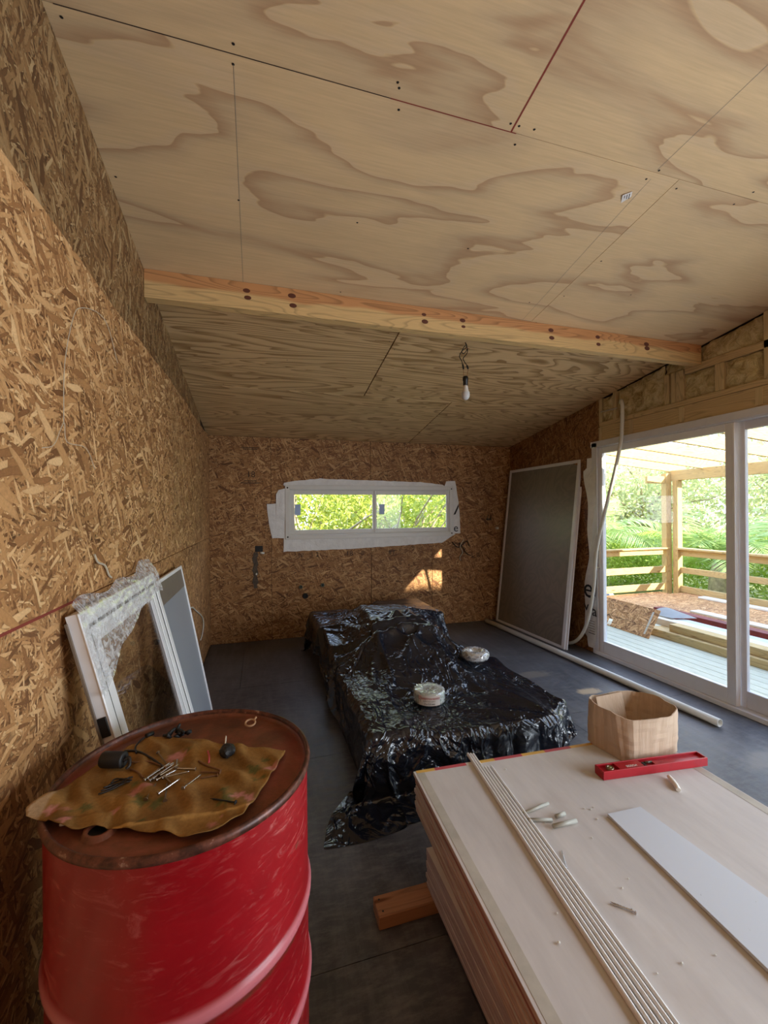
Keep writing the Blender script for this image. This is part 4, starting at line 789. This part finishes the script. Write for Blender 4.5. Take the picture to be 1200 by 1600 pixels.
# spirit level
e = empty('spirit_level', (1.37, 1.433, ZT), math.radians(-5.7), 'red plastic spirit level lying flat in front of the cardboard box', 'spirit level')
L, Wd, Hh = .520, .056, .036
bm = B(); box(bm, 0, L, 0, .006, 0, Hh, .0012); fin('edge_rail', bm, 'redplastic', e); bm = B(); box(bm, 0, L, Wd-.006, Wd, 0, Hh, .0012); fin('edge_rail', bm, 'redplastic', e)
bm = B(); box(bm, .0, L, .006, Wd-.006, .018, .024); fin('web', bm, 'redplastic', e)
bm = B(); box(bm, 0, .006, .006, Wd-.006, 0, Hh, .001); fin('end_cap', bm, 'redplastic', e); bm = B(); box(bm, L-.006, L, .006, Wd-.006, 0, Hh, .001); fin('end_cap', bm, 'redplastic', e)
bm = B(); box(bm, .085, .205, .006, Wd-.006, .024, .0345, .001); fin('raised_panel', bm, 'redplastic', e); bm = B(); box(bm, .26, .33, .006, .03, .024, .033, .001); fin('raised_panel', bm, 'redplastic', e)
bm = B(); lathe(bm, [(.010, .024), (.010, .035), (.015, .035), (.015, .024)], 20, (.052, Wd/2, 0)); fin('vial_ring', bm, 'dullsteel', e)
bm = B(); tube(bm, [(.045, Wd/2, .030), (.059, Wd/2, .030)], .005, 10); fin('vial', bm, plain('yellow_vial', (150, 140, 90), .2), e)
bm = B(); tube(bm, [(.225, Wd/2+.004, .030), (.262, Wd/2+.004, .030)], .005, 10); fin('vial', bm, plain('dark_vial', (70, 66, 52), .2), e)
bm = B(); box(bm, .213, .222, .012, .036, .024, .032); fin('vial_bracket', bm, 'black', e)
o = text('BOSCH', .016, Matrix.Translation((.15, .018, .0348)), 'bulbwhite', None); o.data.transform(Matrix.Identity(4)); o.parent = e
o = text('PROFI', .012, Matrix.Translation((.295, .018, .0333)), MAT['redtape'], None); o.parent = e

# ================================================================== red drum
DC = (-.175, 1.135); RD = .286
e = empty('oil_drum', (DC[0], DC[1], 0), label='large red steel drum with a rusty brown lid standing by the left wall', cat='drum')
prof = [(0, .012), (RD-.01, .012), (RD-.008, 0), (RD+.004, 0), (RD+.004, .016), (RD-.001, .022), (RD-.001, .23)]
def hoop(z): return [(RD-.001, z-.022), (RD+.002, z-.014), (RD+.0065, z-.005), (RD+.007, z+.003), (RD+.005, z+.011), (RD+.001, z+.018), (RD-.001, z+.024)]
prof += hoop(.34)+hoop(.552)+[(RD-.001, .70), (RD-.001, .845), (RD, .862)]
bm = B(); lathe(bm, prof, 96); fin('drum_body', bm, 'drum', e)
bm = B(); lathe(bm, [(RD, .860), (RD+.005, .864), (RD+.007, .873), (RD+.004, .880), (RD-.001, .882), (RD-.005, .879), (RD-.006, .866)], 96); fin('rim', bm, 'rim', e)
bm = B(); lathe(bm, [(RD-.005, .872), (RD-.008, .866), (RD-.02, .8645), (RD-.03, .867), (.12, .868), (0, .868)], 96); lid = fin('lid', bm, 'lid', e)
bm = B(); lathe(bm, [(.020, .866), (.021, .876), (.028, .877), (.030, .868), (.034, .8665)], 28, (-.314-DC[0], .962-DC[1], 0)); fin('bung_collar', bm, 'lid', e)
bm = B(); bmesh.ops.create_circle(bm, cap_ends=True, radius=.021, segments=24); bm.transform(Matrix.Translation((-.314-DC[0], .962-DC[1], .8705))); fin('bung_hole', bm, 'rubber', e)
# cloth on the lid
LZ = .8700
outline = [(-.475, 1.045), (-.445, 1.10), (-.405, 1.19), (-.345, 1.275), (-.30, 1.312), (-.251, 1.292), (-.17, 1.255), (-.06, 1.185), (.056, 1.132), (.03, 1.06), (-.005, .985), (-.041, .912), (-.075, .888), (-.104, .876), (-.144, .880), (-.19, .905), (-.237, .925), (-.295, .952), (-.33, .963), (-.362, .966), (-.40, .985), (-.43, 1.008), (-.465, 1.025)]
def inside(x, y, poly):
    c = False; n = len(poly); j = n-1
    for i in range(n):
        if (poly[i][1] > y) != (poly[j][1] > y) and x < (poly[j][0]-poly[i][0])*(y-poly[i][1])/(poly[j][1]-poly[i][1]+1e-12)+poly[i][0]: c = not c
        j = i
    return c
def dpoly(x, y, poly):
    m = 9
    for i in range(len(poly)):
        ax, ay = poly[i]; bx, by = poly[(i+1) % len(poly)]; t = max(0, min(1, ((x-ax)*(bx-ax)+(y-ay)*(by-ay))/((bx-ax)**2+(by-ay)**2))); m = min(m, math.hypot(x-ax-t*(bx-ax), y-ay-t*(by-ay)))
    return m
def czz(x, y):
    r = math.hypot(x-DC[0], y-DC[1]); z = LZ+.003
    z += .004*(1+vnoise(x, y, 18, 2))*.5+.010*max(0, vnoise(x*1.3, y*.6, 26, 5))+.003*abs(math.sin((x*.5+y)*34+2*math.sin(x*20)))**3
    # pulled fold lines
    fx = (y-(.945+.10*(x+.3)*-.4)); z += .004*math.exp(-(fx/.012)**2)*(x < .0)
    k = min(1, max(0, (r-.245)/.03)); z = z*(1-k)+(.886+.002*vnoise(x, y, 30, 1))*k
    if x < -.42: z += (-.42-x)*.10+.004*math.sin(y*60)
    if x < -.30 and y < 1.0: z += .004
    return z
bm = B(); hg = .0058; xs = np.arange(-.49, .07, hg); ys_ = np.arange(.86, 1.33, hg); vm = {}
for i, x in enumerate(xs):
    for j, y in enumerate(ys_):
        if inside(x, y, outline) or dpoly(x, y, outline) < hg*.75: vm[i, j] = bm.verts.new((x, y, czz(x, y)))
for (i, j) in list(vm):
    q = [(i, j), (i+1, j), (i+1, j+1), (i, j+1)]
    if all(t in vm for t in q): f = bm.faces.new([vm[t] for t in q]); f.smooth = True
for v in [v for v in bm.verts if not v.link_faces]: bm.verts.remove(v)
# snap border to the outline
for v in bm.verts:
    if v.is_boundary:
        best = None
        for i in range(len(outline)):
            ax, ay = outline[i]; bx, by = outline[(i+1) % len(outline)]; t = max(0, min(1, ((v.co.x-ax)*(bx-ax)+(v.co.y-ay)*(by-ay))/((bx-ax)**2+(by-ay)**2))); qx, qy = ax+t*(bx-ax), ay+t*(by-ay); dd = math.hypot(v.co.x-qx, v.co.y-qy)
            if best is None or dd < best[0]: best = (dd, qx, qy)
        v.co.x, v.co.y = best[1], best[2]; v.co.z = czz(v.co.x, v.co.y)+.001*math.sin(v.co.x*90)
me = bpy.data.meshes.new('cloth'); bm.to_mesh(me); bm.free()
pk = [(-.225, 1.179, .022), (-.201, 1.184, .018), (-.054, .978, .018), (-.032, .964, .016), (-.277, 1.056, .02), (-.255, 1.07, .016), (.018, 1.063, .02), (-.427, 1.038, .02), (-.297, 1.0, .012), (-.10, .90, .014), (-.385, .995, .013)]
gr = [(-.253, 1.02, .026), (-.224, 1.0, .02), (-.077, .967, .02), (-.286, 1.091, .014), (-.021, 1.063, .02), (-.189, 1.196, .014), (-.086, 1.0, .013), (.005, 1.10, .016), (-.362, 1.03, .02), (-.24, .955, .013), (.0, 1.03, .013)]
ca = me.color_attributes.new('Col', 'FLOAT_COLOR', 'POINT')
for i, v in enumerate(me.vertices):
    x, y = v.co.x, v.co.y; n = vnoise(x, y, 60, 1); n2 = vnoise(x, y, 22, 7)
    c = np.array(srgb(142, 106, 58)[:3])*(1+.32*n2)
    if abs(y-(.945-.04*(x+.3))) < .004 and x < 0: c = np.array(srgb(186, 146, 86)[:3])
    dirt = max(0, 1-math.hypot(x+.17, y-1.0)/.09); c = c*(1-.35*dirt)+np.array(srgb(96, 62, 36)[:3])*.35*dirt
    for lst, rgb in ((gr, (84, 92, 52)), (pk, (192, 128, 124))):
        for px, py, r in lst:
            d = math.hypot(x-px, y-py)*(1+.45*n+.3*math.sin(5*math.atan2(y-py, x-px)))
            if d < r*.75: w = min(1, (r*.75-d)/(r*.3))*.8; c = c*(1-w)+np.array(srgb(*rgb)[:3])*w
    if x < -.44: c = c*.4+np.array(srgb(190, 168, 140)[:3])*.6
    ca.data[i].color = (*c, 1)
cl = link('printed_cloth', me, 'cloth'); tagt(cl, 'stained mustard cloth with faded pink flowers spread on the drum lid', 'cloth')
so = cl.modifiers.new('th', 'SOLIDIFY'); so.thickness = .0012; so.offset = 1
# nails
def nail(p0, p1, kind, lab, group=None, lift=0):
    e = empty('nail', (p0[0], p0[1], .878), label=lab, cat='nail', group=group); a = Vector((*p0, czz(*p0)+.004+lift)); b = Vector((*p1, czz(*p1)+.004+lift)); d = b-a; m = {'s': 'steel', 'd': 'dullsteel', 'r': 'rustnail', 'k': 'black'}[kind]
    bm = B(); n = 18; tw = kind == 's'; tube(bm, [a+d*i/n for i in range(n+1)], [(.0018+(.0006 if (i % 2 and tw) else 0))*(1 if i < n-1 else .4) for i in range(n+1)], 6); fin('shank', bm, m, e, True)
    bm = B(); dn = d.normalized(); tube(bm, [a-dn*.0006, a+dn*.0012], .0044, 12); fin('nail_head', bm, m, e, True)
N = [((-.266, 1.087), (-.241, 1.134)), ((-.255, 1.086), (-.233, 1.118)), ((-.249, 1.092), (-.212, 1.141)), ((-.241, 1.089), (-.202, 1.113)), ((-.243, 1.123), (-.213, 1.155)), ((-.203, 1.119), (-.21, 1.169)), ((-.261, 1.202), (-.231, 1.15)), ((-.246, 1.019), (-.238, 1.076)), ((-.223, 1.023), (-.184, 1.06)), ((-.205, 1.003), (-.214, 1.069)), ((-.173, 1.023), (-.141, 1.084)), ((-.158, 1.105), (-.203, 1.119)), ((-.1, 1.074), (-.149, 1.092)), ((-.105, 1.065), (-.144, 1.062)), ((-.223, 1.094), (-.205, 1.064)), ((-.058, .949), (-.112, .981)),
     ((-.262, 1.095), (-.222, 1.150)), ((-.236, 1.10), (-.20, 1.135)), ((-.228, 1.093), (-.172, 1.10))]
K = 'ssssssddsdssrrdksds'
hp = 'shiny twisted steel nail in the tangled heap in the middle of the mustard cloth'
NL = {5: 'steel nail standing out upright-looking behind the heap on the cloth', 6: 'dull nail with its head farthest back on the mustard cloth', 7: 'dull nail lying lowest left in front of the nail heap', 8: 'bright twisted nail crossing another in front of the heap', 9: 'dull nail crossed by a bright twisted nail in front of the heap', 10: 'bright twisted nail lying apart on the right of the heap', 11: 'nail with a bright round head pointing left at the heap', 12: 'rusty brown nail farthest right on the mustard cloth', 13: 'shorter rusty nail just in front of the other rusty one', 14: 'small dull nail poking forward from the heap', 15: 'black nail lying alone near the pink flower at the front right of the cloth'}
for k, (a, b) in enumerate(N): nail(a, b, K[k], NL.get(k, hp), 'nails on the mustard cloth', lift=.003 if k in (2, 16, 17, 8) else 0)
def C3(p, dz=.003): return (p[0], p[1], czz(*p)+dz)
for pts, m, rr, lab, nm in (([(-.105, 1.185), (-.099, 1.196), (-.1, 1.244)], 'bulbwhite', .002, 'thin white wire bit beside the round black tape wad', 'wire_offcut'), ([(-.131, 1.127), (-.133, 1.151), (-.139, 1.177)], 'redtape', .0022, 'pinkish bent wire bit between the nails and the black wad', 'wire_offcut'),
    ([(-.349, 1.248), (-.315, 1.231), (-.274, 1.183), (-.236, 1.137)], 'cableblk', .0028, 'thin black cable running across the back left of the cloth', 'cable_offcut'), ([(-.342, 1.198), (-.307, 1.173), (-.271, 1.167), (-.227, 1.129)], 'rustnail', .0022, 'brown wire running from the black tape roll to the nails', 'wire_offcut'), ([(-.302, 1.307), (-.321, 1.299), (-.327, 1.26), (-.316, 1.222)], 'cableblk', .0024, 'curled thin black wire hooked at the back edge of the cloth', 'cable_offcut'),
    ([(-.313, 1.155), (-.29, 1.13), (-.271, 1.104)], 'rustnail', .0022, 'short brown wire in front of the black tape roll', 'wire_offcut'), ([(-.156, 1.138), (-.132, 1.116), (-.099, 1.084)], 'rustnail', .002, 'brown wire bit right of the nails', 'wire_offcut')):
    bm = B(); tube(bm, spline([C3(p, rr+.002) for p in pts]), rr, 6); tagt(fin(nm, bm, m), lab, 'wire')
bm = B(); tube(bm, [C3((-.312, 1.302), .006), C3((-.298, 1.318), .006)], .006, 8); tagt(fin('wire_connector', bm, 'black'), 'small black wire connector at the back edge of the cloth', 'connector')
# tape roll
e = empty('tape_roll', (-.352, 1.17, czz(-.352, 1.17)), label='short black roll of tape lying on its side at the left of the cloth', cat='tape')
bm = B(); lathe(bm, [(.006, -.027), (.017, -.027), (.0185, -.024), (.0185, .024), (.017, .027), (.006, .027), (.006, -.027)], 24); bm.transform(Matrix.Translation((0, 0, .020)) @ Matrix.Rotation(math.radians(-18), 4, 'Z') @ Matrix.Rotation(math.pi/2, 4, 'Y')); fin('tape_winding', bm, 'black', e)
bm = B(); tube(bm, spline([(.024, -.012, .02), (.036, -.01, .024), (.040, -.02, .012), (.034, -.026, .006)]), .004, 6); fin('loose_tape_end', bm, 'cableblk', e)
bm = B(); bmesh.ops.create_icosphere(bm, subdivisions=3, radius=.020)
for v in bm.verts: v.co *= 1+.18*vnoise(v.co.x*100, v.co.y*100, .8, 2)+.1*vnoise(v.co.z*100, v.co.x*100, 1.5, 1); v.co.z = v.co.z*.75
bm.transform(Matrix.Translation((-.089, 1.150, czz(-.089, 1.15)+.014))); tagt(fin('tape_wad', bm, 'black'), 'crumpled round black wad of tape on the right of the cloth', 'tape')
e = empty('scorched_scrap', (-.235, 1.288, .868), label='clump of scrunched black plastic scraps on the lid behind the cloth', cat='scrap')
for k in range(16):
    a = random.uniform(0, 6.28); rr = random.uniform(0, .022); cx = -.222+rr*math.cos(a) if k < 11 else -.255+rr*.6*math.cos(a); cy = 1.292+rr*.5*math.sin(a); bm = B(); p = Vector((cx, cy, .872+random.uniform(0, .012)))
    d = Vector((random.uniform(-1, 1), random.uniform(-1, 1), random.uniform(.1, 1.4))).normalized()*random.uniform(.012, .026); q = p+d*.5+Vector((random.uniform(-.006, .006), random.uniform(-.006, .006), .003)); tube(bm, [p, q, p+d], [.004, .005, .0025], 5); fin('plastic_curl', bm, 'black', e, True)
e = empty('wire_bundle', (-.326, 1.094, .878), label='small bundle of black wire ends at the front left of the cloth', cat='wire')
for k in range(6):
    y0 = 1.070+k*.0065; p = [(-.352+k*.003, y0, 0), (-.330, y0+.012, 0), (-.303+.002*k, 1.100+.012*math.sin(k*2), 0)]
    bm = B(); tube(bm, spline([(a, b, czz(a, b)+.005+.002*(k % 3)) for a, b, c in p]), .0019, 5); fin('wire', bm, 'cableblk', e, True)
bm = B(); tube(bm, [(-.037+.014*math.cos(t), 1.303+.014*math.sin(t), .880+.003*math.sin(t)) for t in np.linspace(0, 6.28, 25)[:-1]], .0028, 8, closed=True); tube(bm, [(-.026, 1.312, .882), (-.020, 1.318, .888)], .003, 6); tagt(fin('pull_ring', bm, plain('tan_ring', (176, 138, 104), .5)), 'small tan ring lying at the back right of the rusty lid', 'ring')
bm = B(); tube(bm, spline([(-.395, .998, .874), (-.38, .992, .878), (-.365, .985, .876), (-.35, .983, .874)]), .0035, 6); tagt(fin('white_bead', bm, 'bulbwhite'), 'bead of white sealant on the lid under the left corner of the cloth', 'sealant')

# ================================================================== outside: house eave, ground, deck
bm = B(); box(bm, XR+.132, 3.95, YF-.5, 5.6, 2.60, 2.66); eav = struct(fin('roof_eave', bm, 'white_shade'))
bm = B(); box(bm, -40, 60, -40, 60, -.75, -.60); struct(fin('ground', bm, 'ground'))
bm = B(); box(bm, 3.47, 7.40, -4.0, 5.98, -.20, -.055); dk = struct(fin('deck', bm, 'outwood_y'))
x = 3.475
while x < 5.05:
    bm = B(); box(bm, x, x+.118, -4.0, 5.95, -.053, -.028, .003); fin('deck_plank', bm, 'deckwood', dk); x += .124
for (x0, x1) in ((5.06, 6.25), (6.253, 7.39)):
    for y0 in (-4.0, -1.56, .88, 3.32):
        y1 = min(y0+2.437, 5.97)
        bm = B(); box(bm, x0, x1, y0, y1, -.053, -.028+.025); fin('osb_panel', bm, 'osb_out', dk)
bm = B(); box(bm, 3.7, 7.0, 5.76, 5.97, -.053, -.003)
fin('osb_panel', bm, 'osb_out', dk)
# posts, beams, rafters
def pole(name, x0, x1, y0, y1, z0, z1, m, lab, cat, grp=None, bev=.004):
    bm = B(); box(bm, x0, x1, y0, y1, z0, z1, bev); return tagt(fin(name, bm, m), lab, cat, grp)
e = empty('pergola_post', (7.25, 5.95, -.6), label='corner pergola post of two upright timbers where the deck rails meet', cat='post')
bm = B(); box(bm, 7.155, 7.285, 5.95, 6.05, -.6, 2.165, .004); fin('post_timber', bm, 'outwood_z', e, True); bm = B(); box(bm, 7.24, 7.355, 5.80, 5.90, -.6, 2.03, .004); fin('post_timber', bm, 'outwood_z', e, True)
pole('pergola_post', 7.24, 7.36, 1.9, 2.02, -.6, 2.19, 'outwood_z', 'pergola post halfway along the outer deck edge', 'post'); pole('pergola_post', 7.24, 7.36, -2.1, -1.98, -.6, 2.19, 'outwood_z', 'pergola post at the near end of the outer deck edge', 'post')
pole('pergola_beam', 7.27, 7.36, -4.0, 6.05, 2.03, 2.215, 'outwood_y', 'broad pergola beam along the outer edge of the deck', 'beam')
pole('pergola_beam', 6.72, 7.13, 5.955, 6.0, 1.98, 2.11, 'outwood_x', 'short timber brace left of the corner post top', 'beam')
rl = ['first', 'second', 'third', 'fourth', 'fifth', 'sixth', 'seventh']
for k, y in enumerate((5.98, 5.38, 4.78, 4.18, 3.58, 2.98, 2.38)):
    e = empty('pergola_rafter', (3.5, y, 2.53), label='pale pine pergola rafter, %s from the far end of the deck' % rl[k], cat='rafter', group='pergola rafters')
    bm = B(); x0, x1 = 3.49, 7.65; z = lambda x: 2.53-.086*(x-3.45); prism(bm, [(x0, y-.022, z(x0)), (x1, y-.022, z(x1)), (x1, y-.022, z(x1)+.155), (x0, y-.022, z(x0)+.155)], (0, .045, 0)); fin('rafter_timber', bm, 'outwood_x', e, True)
    if k == 0: bm = B(); box(bm, 5.55, 5.83, y-.0235, y-.022, 2.385, 2.50); o = fin('grey_tag', bm, plain('grey_tag', (150, 156, 176), .6), e, True)
# rails
def rail(name, x0, x1, y0, y1, z0, z1, m, lab): pole(name, x0, x1, y0, y1, z0, z1, m, lab, 'rail', 'deck railing boards')
rail('deck_rail', 7.22, 7.38, -4, 5.82, .773, .805, 'outwood_y', 'flat top cap board of the outer deck railing'); rail('deck_rail', 7.30, 7.335, -4, 5.82, .66, .771, 'outwood_y', 'board right under the cap of the outer deck railing')
rail('deck_rail', 7.30, 7.335, -4, 5.82, .35, .45, 'outwood_y', 'middle board of the outer deck railing'); rail('deck_rail', 7.30, 7.335, -4, 5.82, .005, .115, 'outwood_y', 'bottom board of the outer deck railing')
rail('deck_rail', 3.6, 7.22, 5.93, 6.05, .773, .800, 'outwood_x', 'flat top cap board of the end deck railing'); rail('deck_rail', 3.6, 7.10, 5.97, 6.0, .675, .771, 'outwood_x', 'board right under the cap of the end deck railing')
rail('deck_rail', 3.6, 7.16, 5.965, 5.998, .345, .46, 'outwood_x', 'middle board of the end deck railing'); rail('deck_rail', 3.6, 7.12, 5.965, 5.998, .03, .15, 'outwood_x', 'bottom board of the end deck railing')
# timber stack
for k, (x0, x1, y1, z0, z1, m, lab) in enumerate(((4.56, 4.70, 4.06, -.027, .060, 'outwood_y', 'lower front pine timber of the stack on the deck'), (4.62, 4.76, 3.82, .061, .145, 'outwood_y', 'upper front pine timber of the stack on the deck'), (4.705, 4.85, 4.04, -.027, .060, 'outwood_y', 'lower second pine timber of the stack on the deck'), (4.765, 4.91, 4.18, .061, .140, 'paleplank', 'upper pale timber behind the front one in the deck stack'), (4.915, 5.05, 3.98, -.027, .136, 'greytop', 'grey-topped timber at the back of the deck stack'))):
    pole('timber_beam', x0, x1, -1.2, y1, z0, z1, m, lab, 'timber', 'timber stack on the deck')
bm = B(); box(bm, 5.42, 5.56, -1.0, 4.72, .0, .012, .002); box(bm, 5.42, 5.43, -1.0, 4.72, .012, .085, .002); box(bm, 5.42, 5.56, -1.0, 4.72, .085, .097, .002); tagt(fin('steel_channel', bm, 'steelred'), 'long dark red steel channel lying behind the timber stack', 'steel channel')
pole('loose_plank', 5.98, 6.15, 2.0, 4.62, -.001, .026, 'paleplank', 'single pale plank lying on the deck boards behind the red steel', 'plank')
pole('white_plank', 7.05, 7.20, 4.0, 5.30, -.001, .030, 'bulbwhite', 'short white plank lying at the foot of the outer railing', 'plank')
tagt(sheet('bent_sheet_offcut', lambda u, v: (4.85+.30*u, 3.98+.30*v-.1*u, .145+.07*math.sin(u*2.6)*v+.01), 12, 6, 'greytop', thick=.004), 'curled grey sheet offcut at the end of the timber stack', 'offcut')
# osb offcut leaning on the stack
e = empty('board_offcut', (4.40, 3.90, -.028), label='board offcut with a square hole leaning at the end of the timber stack', cat='board')
m4 = basis((-.02, -1, 0), (.19, 0, .33), (4.40, 5.05, -.027)); bm = B(); w, h = 1.17, .37; hx, hy = .52, .015
for a in ((0, hx, 0, h), (hx+.075, w, 0, h), (hx, hx+.075, .10, h), (hx, hx+.075, 0, hy)): box(bm, a[0], a[1], a[2], a[3], -.006, .006, M4=m4)
fin('board_face', bm, 'osb_cut', e, True)
bm = B(); box(bm, 0.0, w, .135, .139, .0061, .0066, M4=m4); fin('groove_line', bm, 'joint', e, True)
bm = B(); box(bm, w-.085, w-.06, .04, .33, .0061, .0066, M4=m4); fin('tape_strip', bm, 'paleplank', e, True)
# unseen block added to keep the low sun off most of the deck
e = struct(fin('sun_blocker', (lambda b: (box(b, 2.2, 18, -12, -6, -.6, 7.58), b)[1])(B()), 'stone'))

# ================================================================== vegetation
def leaves(name, centers, size, mat, parent=None, flat=.6, aspect=2.4, world=False):
    n = len(centers); C = np.asarray(centers, float); d = RNG.normal(size=(n, 3)); d /= np.linalg.norm(d, axis=1)[:, None]; e1 = np.cross(d, RNG.normal(size=(n, 3))); e1 /= np.linalg.norm(e1, axis=1)[:, None]
    s = size*RNG.uniform(.6, 1.3, n)[:, None]; w = s/aspect
    V = np.stack([C-d*s*.5, C+e1*w*.5, C+d*s*.5, C-e1*w*.5], 1).reshape(-1, 3)
    me = bpy.data.meshes.new(name); me.vertices.add(4*n); me.vertices.foreach_set('co', V.ravel()); me.loops.add(4*n); me.loops.foreach_set('vertex_index', np.arange(4*n)); me.polygons.add(n); me.polygons.foreach_set('loop_start', np.arange(n)*4); me.update(calc_edges=True); me.validate()
    return link(name, me, mat, parent, world)
def hedge(name, x0, x1, y0, y1, z0, z1, n, size, mat, lab):
    P = RNG.uniform(0, 1, (n, 3)); X = x0+(x1-x0)*P[:, 0]; Y = y0+(y1-y0)*P[:, 1]; top = z1+.16*np.sin(X*2.1+Y)+.12*np.sin(Y*4.3+X*1.7); Z = z0+(top-z0)*P[:, 2]**.7
    return tagt(leaves(name, np.stack([X, Y, Z], 1), size, mat), lab, 'hedge', kind='stuff')
hedge('hedge', 9.6, 10.8, -1, 9.6, -.6, .80, 22000, .10, 'hedge', 'bright green leafy hedge beyond the outer deck railing')
hedge('hedge', 3.4, 10.2, 8.6, 9.8, -.6, .85, 20000, .10, 'hedge', 'bright green leafy hedge beyond the end deck railing')
hedge('hedge', -1.6, 4.2, 7.2, 9.4, -.6, 2.75, 30000, .11, 'shrub', 'yellow-green scrub right behind the small window')
def branch_tree(name, x, y, h, spread, nb, nl_, size, lab, mat='tree', seed=0):
    rd = random.Random(seed); e = empty(name, (x, y, -.6), label=lab, cat='tree'); tips = []
    bm = B(); tube(bm, [(0, 0, 0), (.05, .03, h*.25), (-.03, .05, h*.45)], [.10, .08, .06], 8); fin('trunk', bm, 'bark', e)
    bm = B()
    for k in range(nb):
        a = rd.uniform(0, 6.28); p = Vector((0, 0, h*rd.uniform(.15, .45))); pts = [p]; dirv = Vector((math.cos(a)*.7, math.sin(a)*.7, rd.uniform(.3, 1.1)))
        for q in range(6): dirv = dirv+Vector((rd.uniform(-.35, .35), rd.uniform(-.35, .35), rd.uniform(-.25, .25))); p = p+dirv.normalized()*spread/6; pts.append(p.copy()); tips.append(p.copy())
        tube(bm, pts, [.035*(1-i/8) for i in range(7)], 5)
    fin('branches', bm, 'bark', e)['kind'] = 'stuff'
    T = np.array([tips[i][:] for i in RNG.integers(0, len(tips), nl_)])+RNG.normal(size=(nl_, 3))*spread*.13
    o = leaves('foliage', T, size, mat, e); o['kind'] = 'stuff'
branch_tree('garden_tree', .9, 7.7, 3.0, 1.9, 26, 1500, .10, 'bare-branched pale tree behind the left pane of the small window', 'shrub', 1)
branch_tree('garden_tree', 2.6, 7.7, 3.0, 2.0, 26, 2600, .10, 'pale branched tree behind the right pane of the small window', 'shrub', 2)
branch_tree('garden_tree', 12.6, 11.5, 5.0, 3.4, 30, 9000, .17, 'loose pale green tree far behind the deck corner', 'tree', 3)
branch_tree('garden_tree', 15.0, 7.5, 5.4, 3.6, 30, 9000, .17, 'pale green tree far behind the outer railing', 'tree', 4)
branch_tree('garden_tree', 8.6, 13.5, 5.0, 3.3, 30, 9000, .17, 'pale green tree far behind the end railing', 'tree', 5)
branch_tree('garden_tree', 13.0, 3.0, 5.2, 3.2, 30, 7000, .17, 'pale green tree seen through the nearer door leaf', 'tree', 6)
hedge('hedge', 11.5, 19, 13, 17, -.6, 3.4, 16000, .24, 'tree', 'tall pale green thicket at the far end of the garden'); hedge('hedge', 17, 20, -2, 13, -.6, 3.2, 14000, .24, 'tree', 'tall pale thicket far beyond the outer railing'); hedge('hedge', 2, 11.5, 14.5, 17, -.6, 3.2, 14000, .24, 'tree', 'tall pale thicket far behind the end railing')
def frond(e, az, el, L, mat, seed, name='frond', droop=1.0):
    rd = random.Random(seed); bm = B(); pts = []; p = Vector((0, 0, 0)); ang = el; n = 16
    for i in range(n+1):
        pts.append(p.copy()); p = p+Vector((math.cos(az)*math.cos(ang), math.sin(az)*math.cos(ang), math.sin(ang)))*L/n; ang -= droop*(.05+.09*i/n)
    tube(bm, pts, [.016*(1-i/(n+2)) for i in range(n+1)], 5); side = Vector((-math.sin(az), math.cos(az), 0))
    for q in range(44):
        t = .12+.87*q/44; f = t*n; i = min(int(f), n-1); u = f-i; c = pts[i]*(1-u)+pts[i+1]*u; tan = (pts[i+1]-pts[i]).normalized(); upv = side.cross(tan)
        ll = L*.30*math.sin(math.pi*min(1, t*.9+.12))**.7+.05
        for s in (-1, 1):
            d = (side*s*.9+tan*.75+upv*.15+Vector((0, 0, rd.uniform(-.25, .05)))).normalized(); w = tan*.017; m_ = c+d*ll*.5; t_ = c+d*ll+Vector((0, 0, -.08*ll))
            a_ = bm.verts.new(c-w*.5); b_ = bm.verts.new(m_-w); c2 = bm.verts.new(t_); d2_ = bm.verts.new(m_+w); bm.faces.new((a_, b_, c2, d2_))
    return fin(name, bm, mat, e)
def palm(x, y, z, L, nf, lab, seed, young=()):
    rd = random.Random(seed); e = empty('palm', (x, y, z), label=lab, cat='palm tree'); bm = B(); tube(bm, [(0, 0, -.6-z), (0, 0, -.2), (0, 0, .1)], [.20, .17, .10], 12); fin('trunk', bm, 'bark', e)
    for k in range(nf): frond(e, 2*math.pi*k/nf+rd.uniform(-.15, .15), rd.uniform(.45, 1.35), L*rd.uniform(.8, 1.1), 'palmy' if k in young else 'palm', seed*50+k, droop=rd.uniform(.8, 1.5))
palm(9.3, 6.55, .25, 1.9, 22, 'green palm just behind the outer railing near the corner post', 1, (3, 9)); palm(8.0, 9.0, .55, 2.3, 22, 'green palm with arching fronds left of the corner post', 2); palm(12.2, 5.4, .4, 2.3, 18, 'green palm seen between the door leaves beyond the railing', 3)
bm = B(); bmesh.ops.create_icosphere(bm, subdivisions=3, radius=.5)
for v in bm.verts: v.co = Vector((v.co.x*1.1, v.co.y*.8, max(0, v.co.z)*1.15*(1+.25*vnoise(v.co.x, v.co.y, 6, 3))))
bm.transform(Matrix.Translation((6.55, 7.1, -.6))); tagt(fin('garden_tarp', bm, plain('blue_grey_sheet', (120, 132, 156), .4), smooth=True), 'blue-grey covered heap on the ground behind the end railing', 'covered heap')
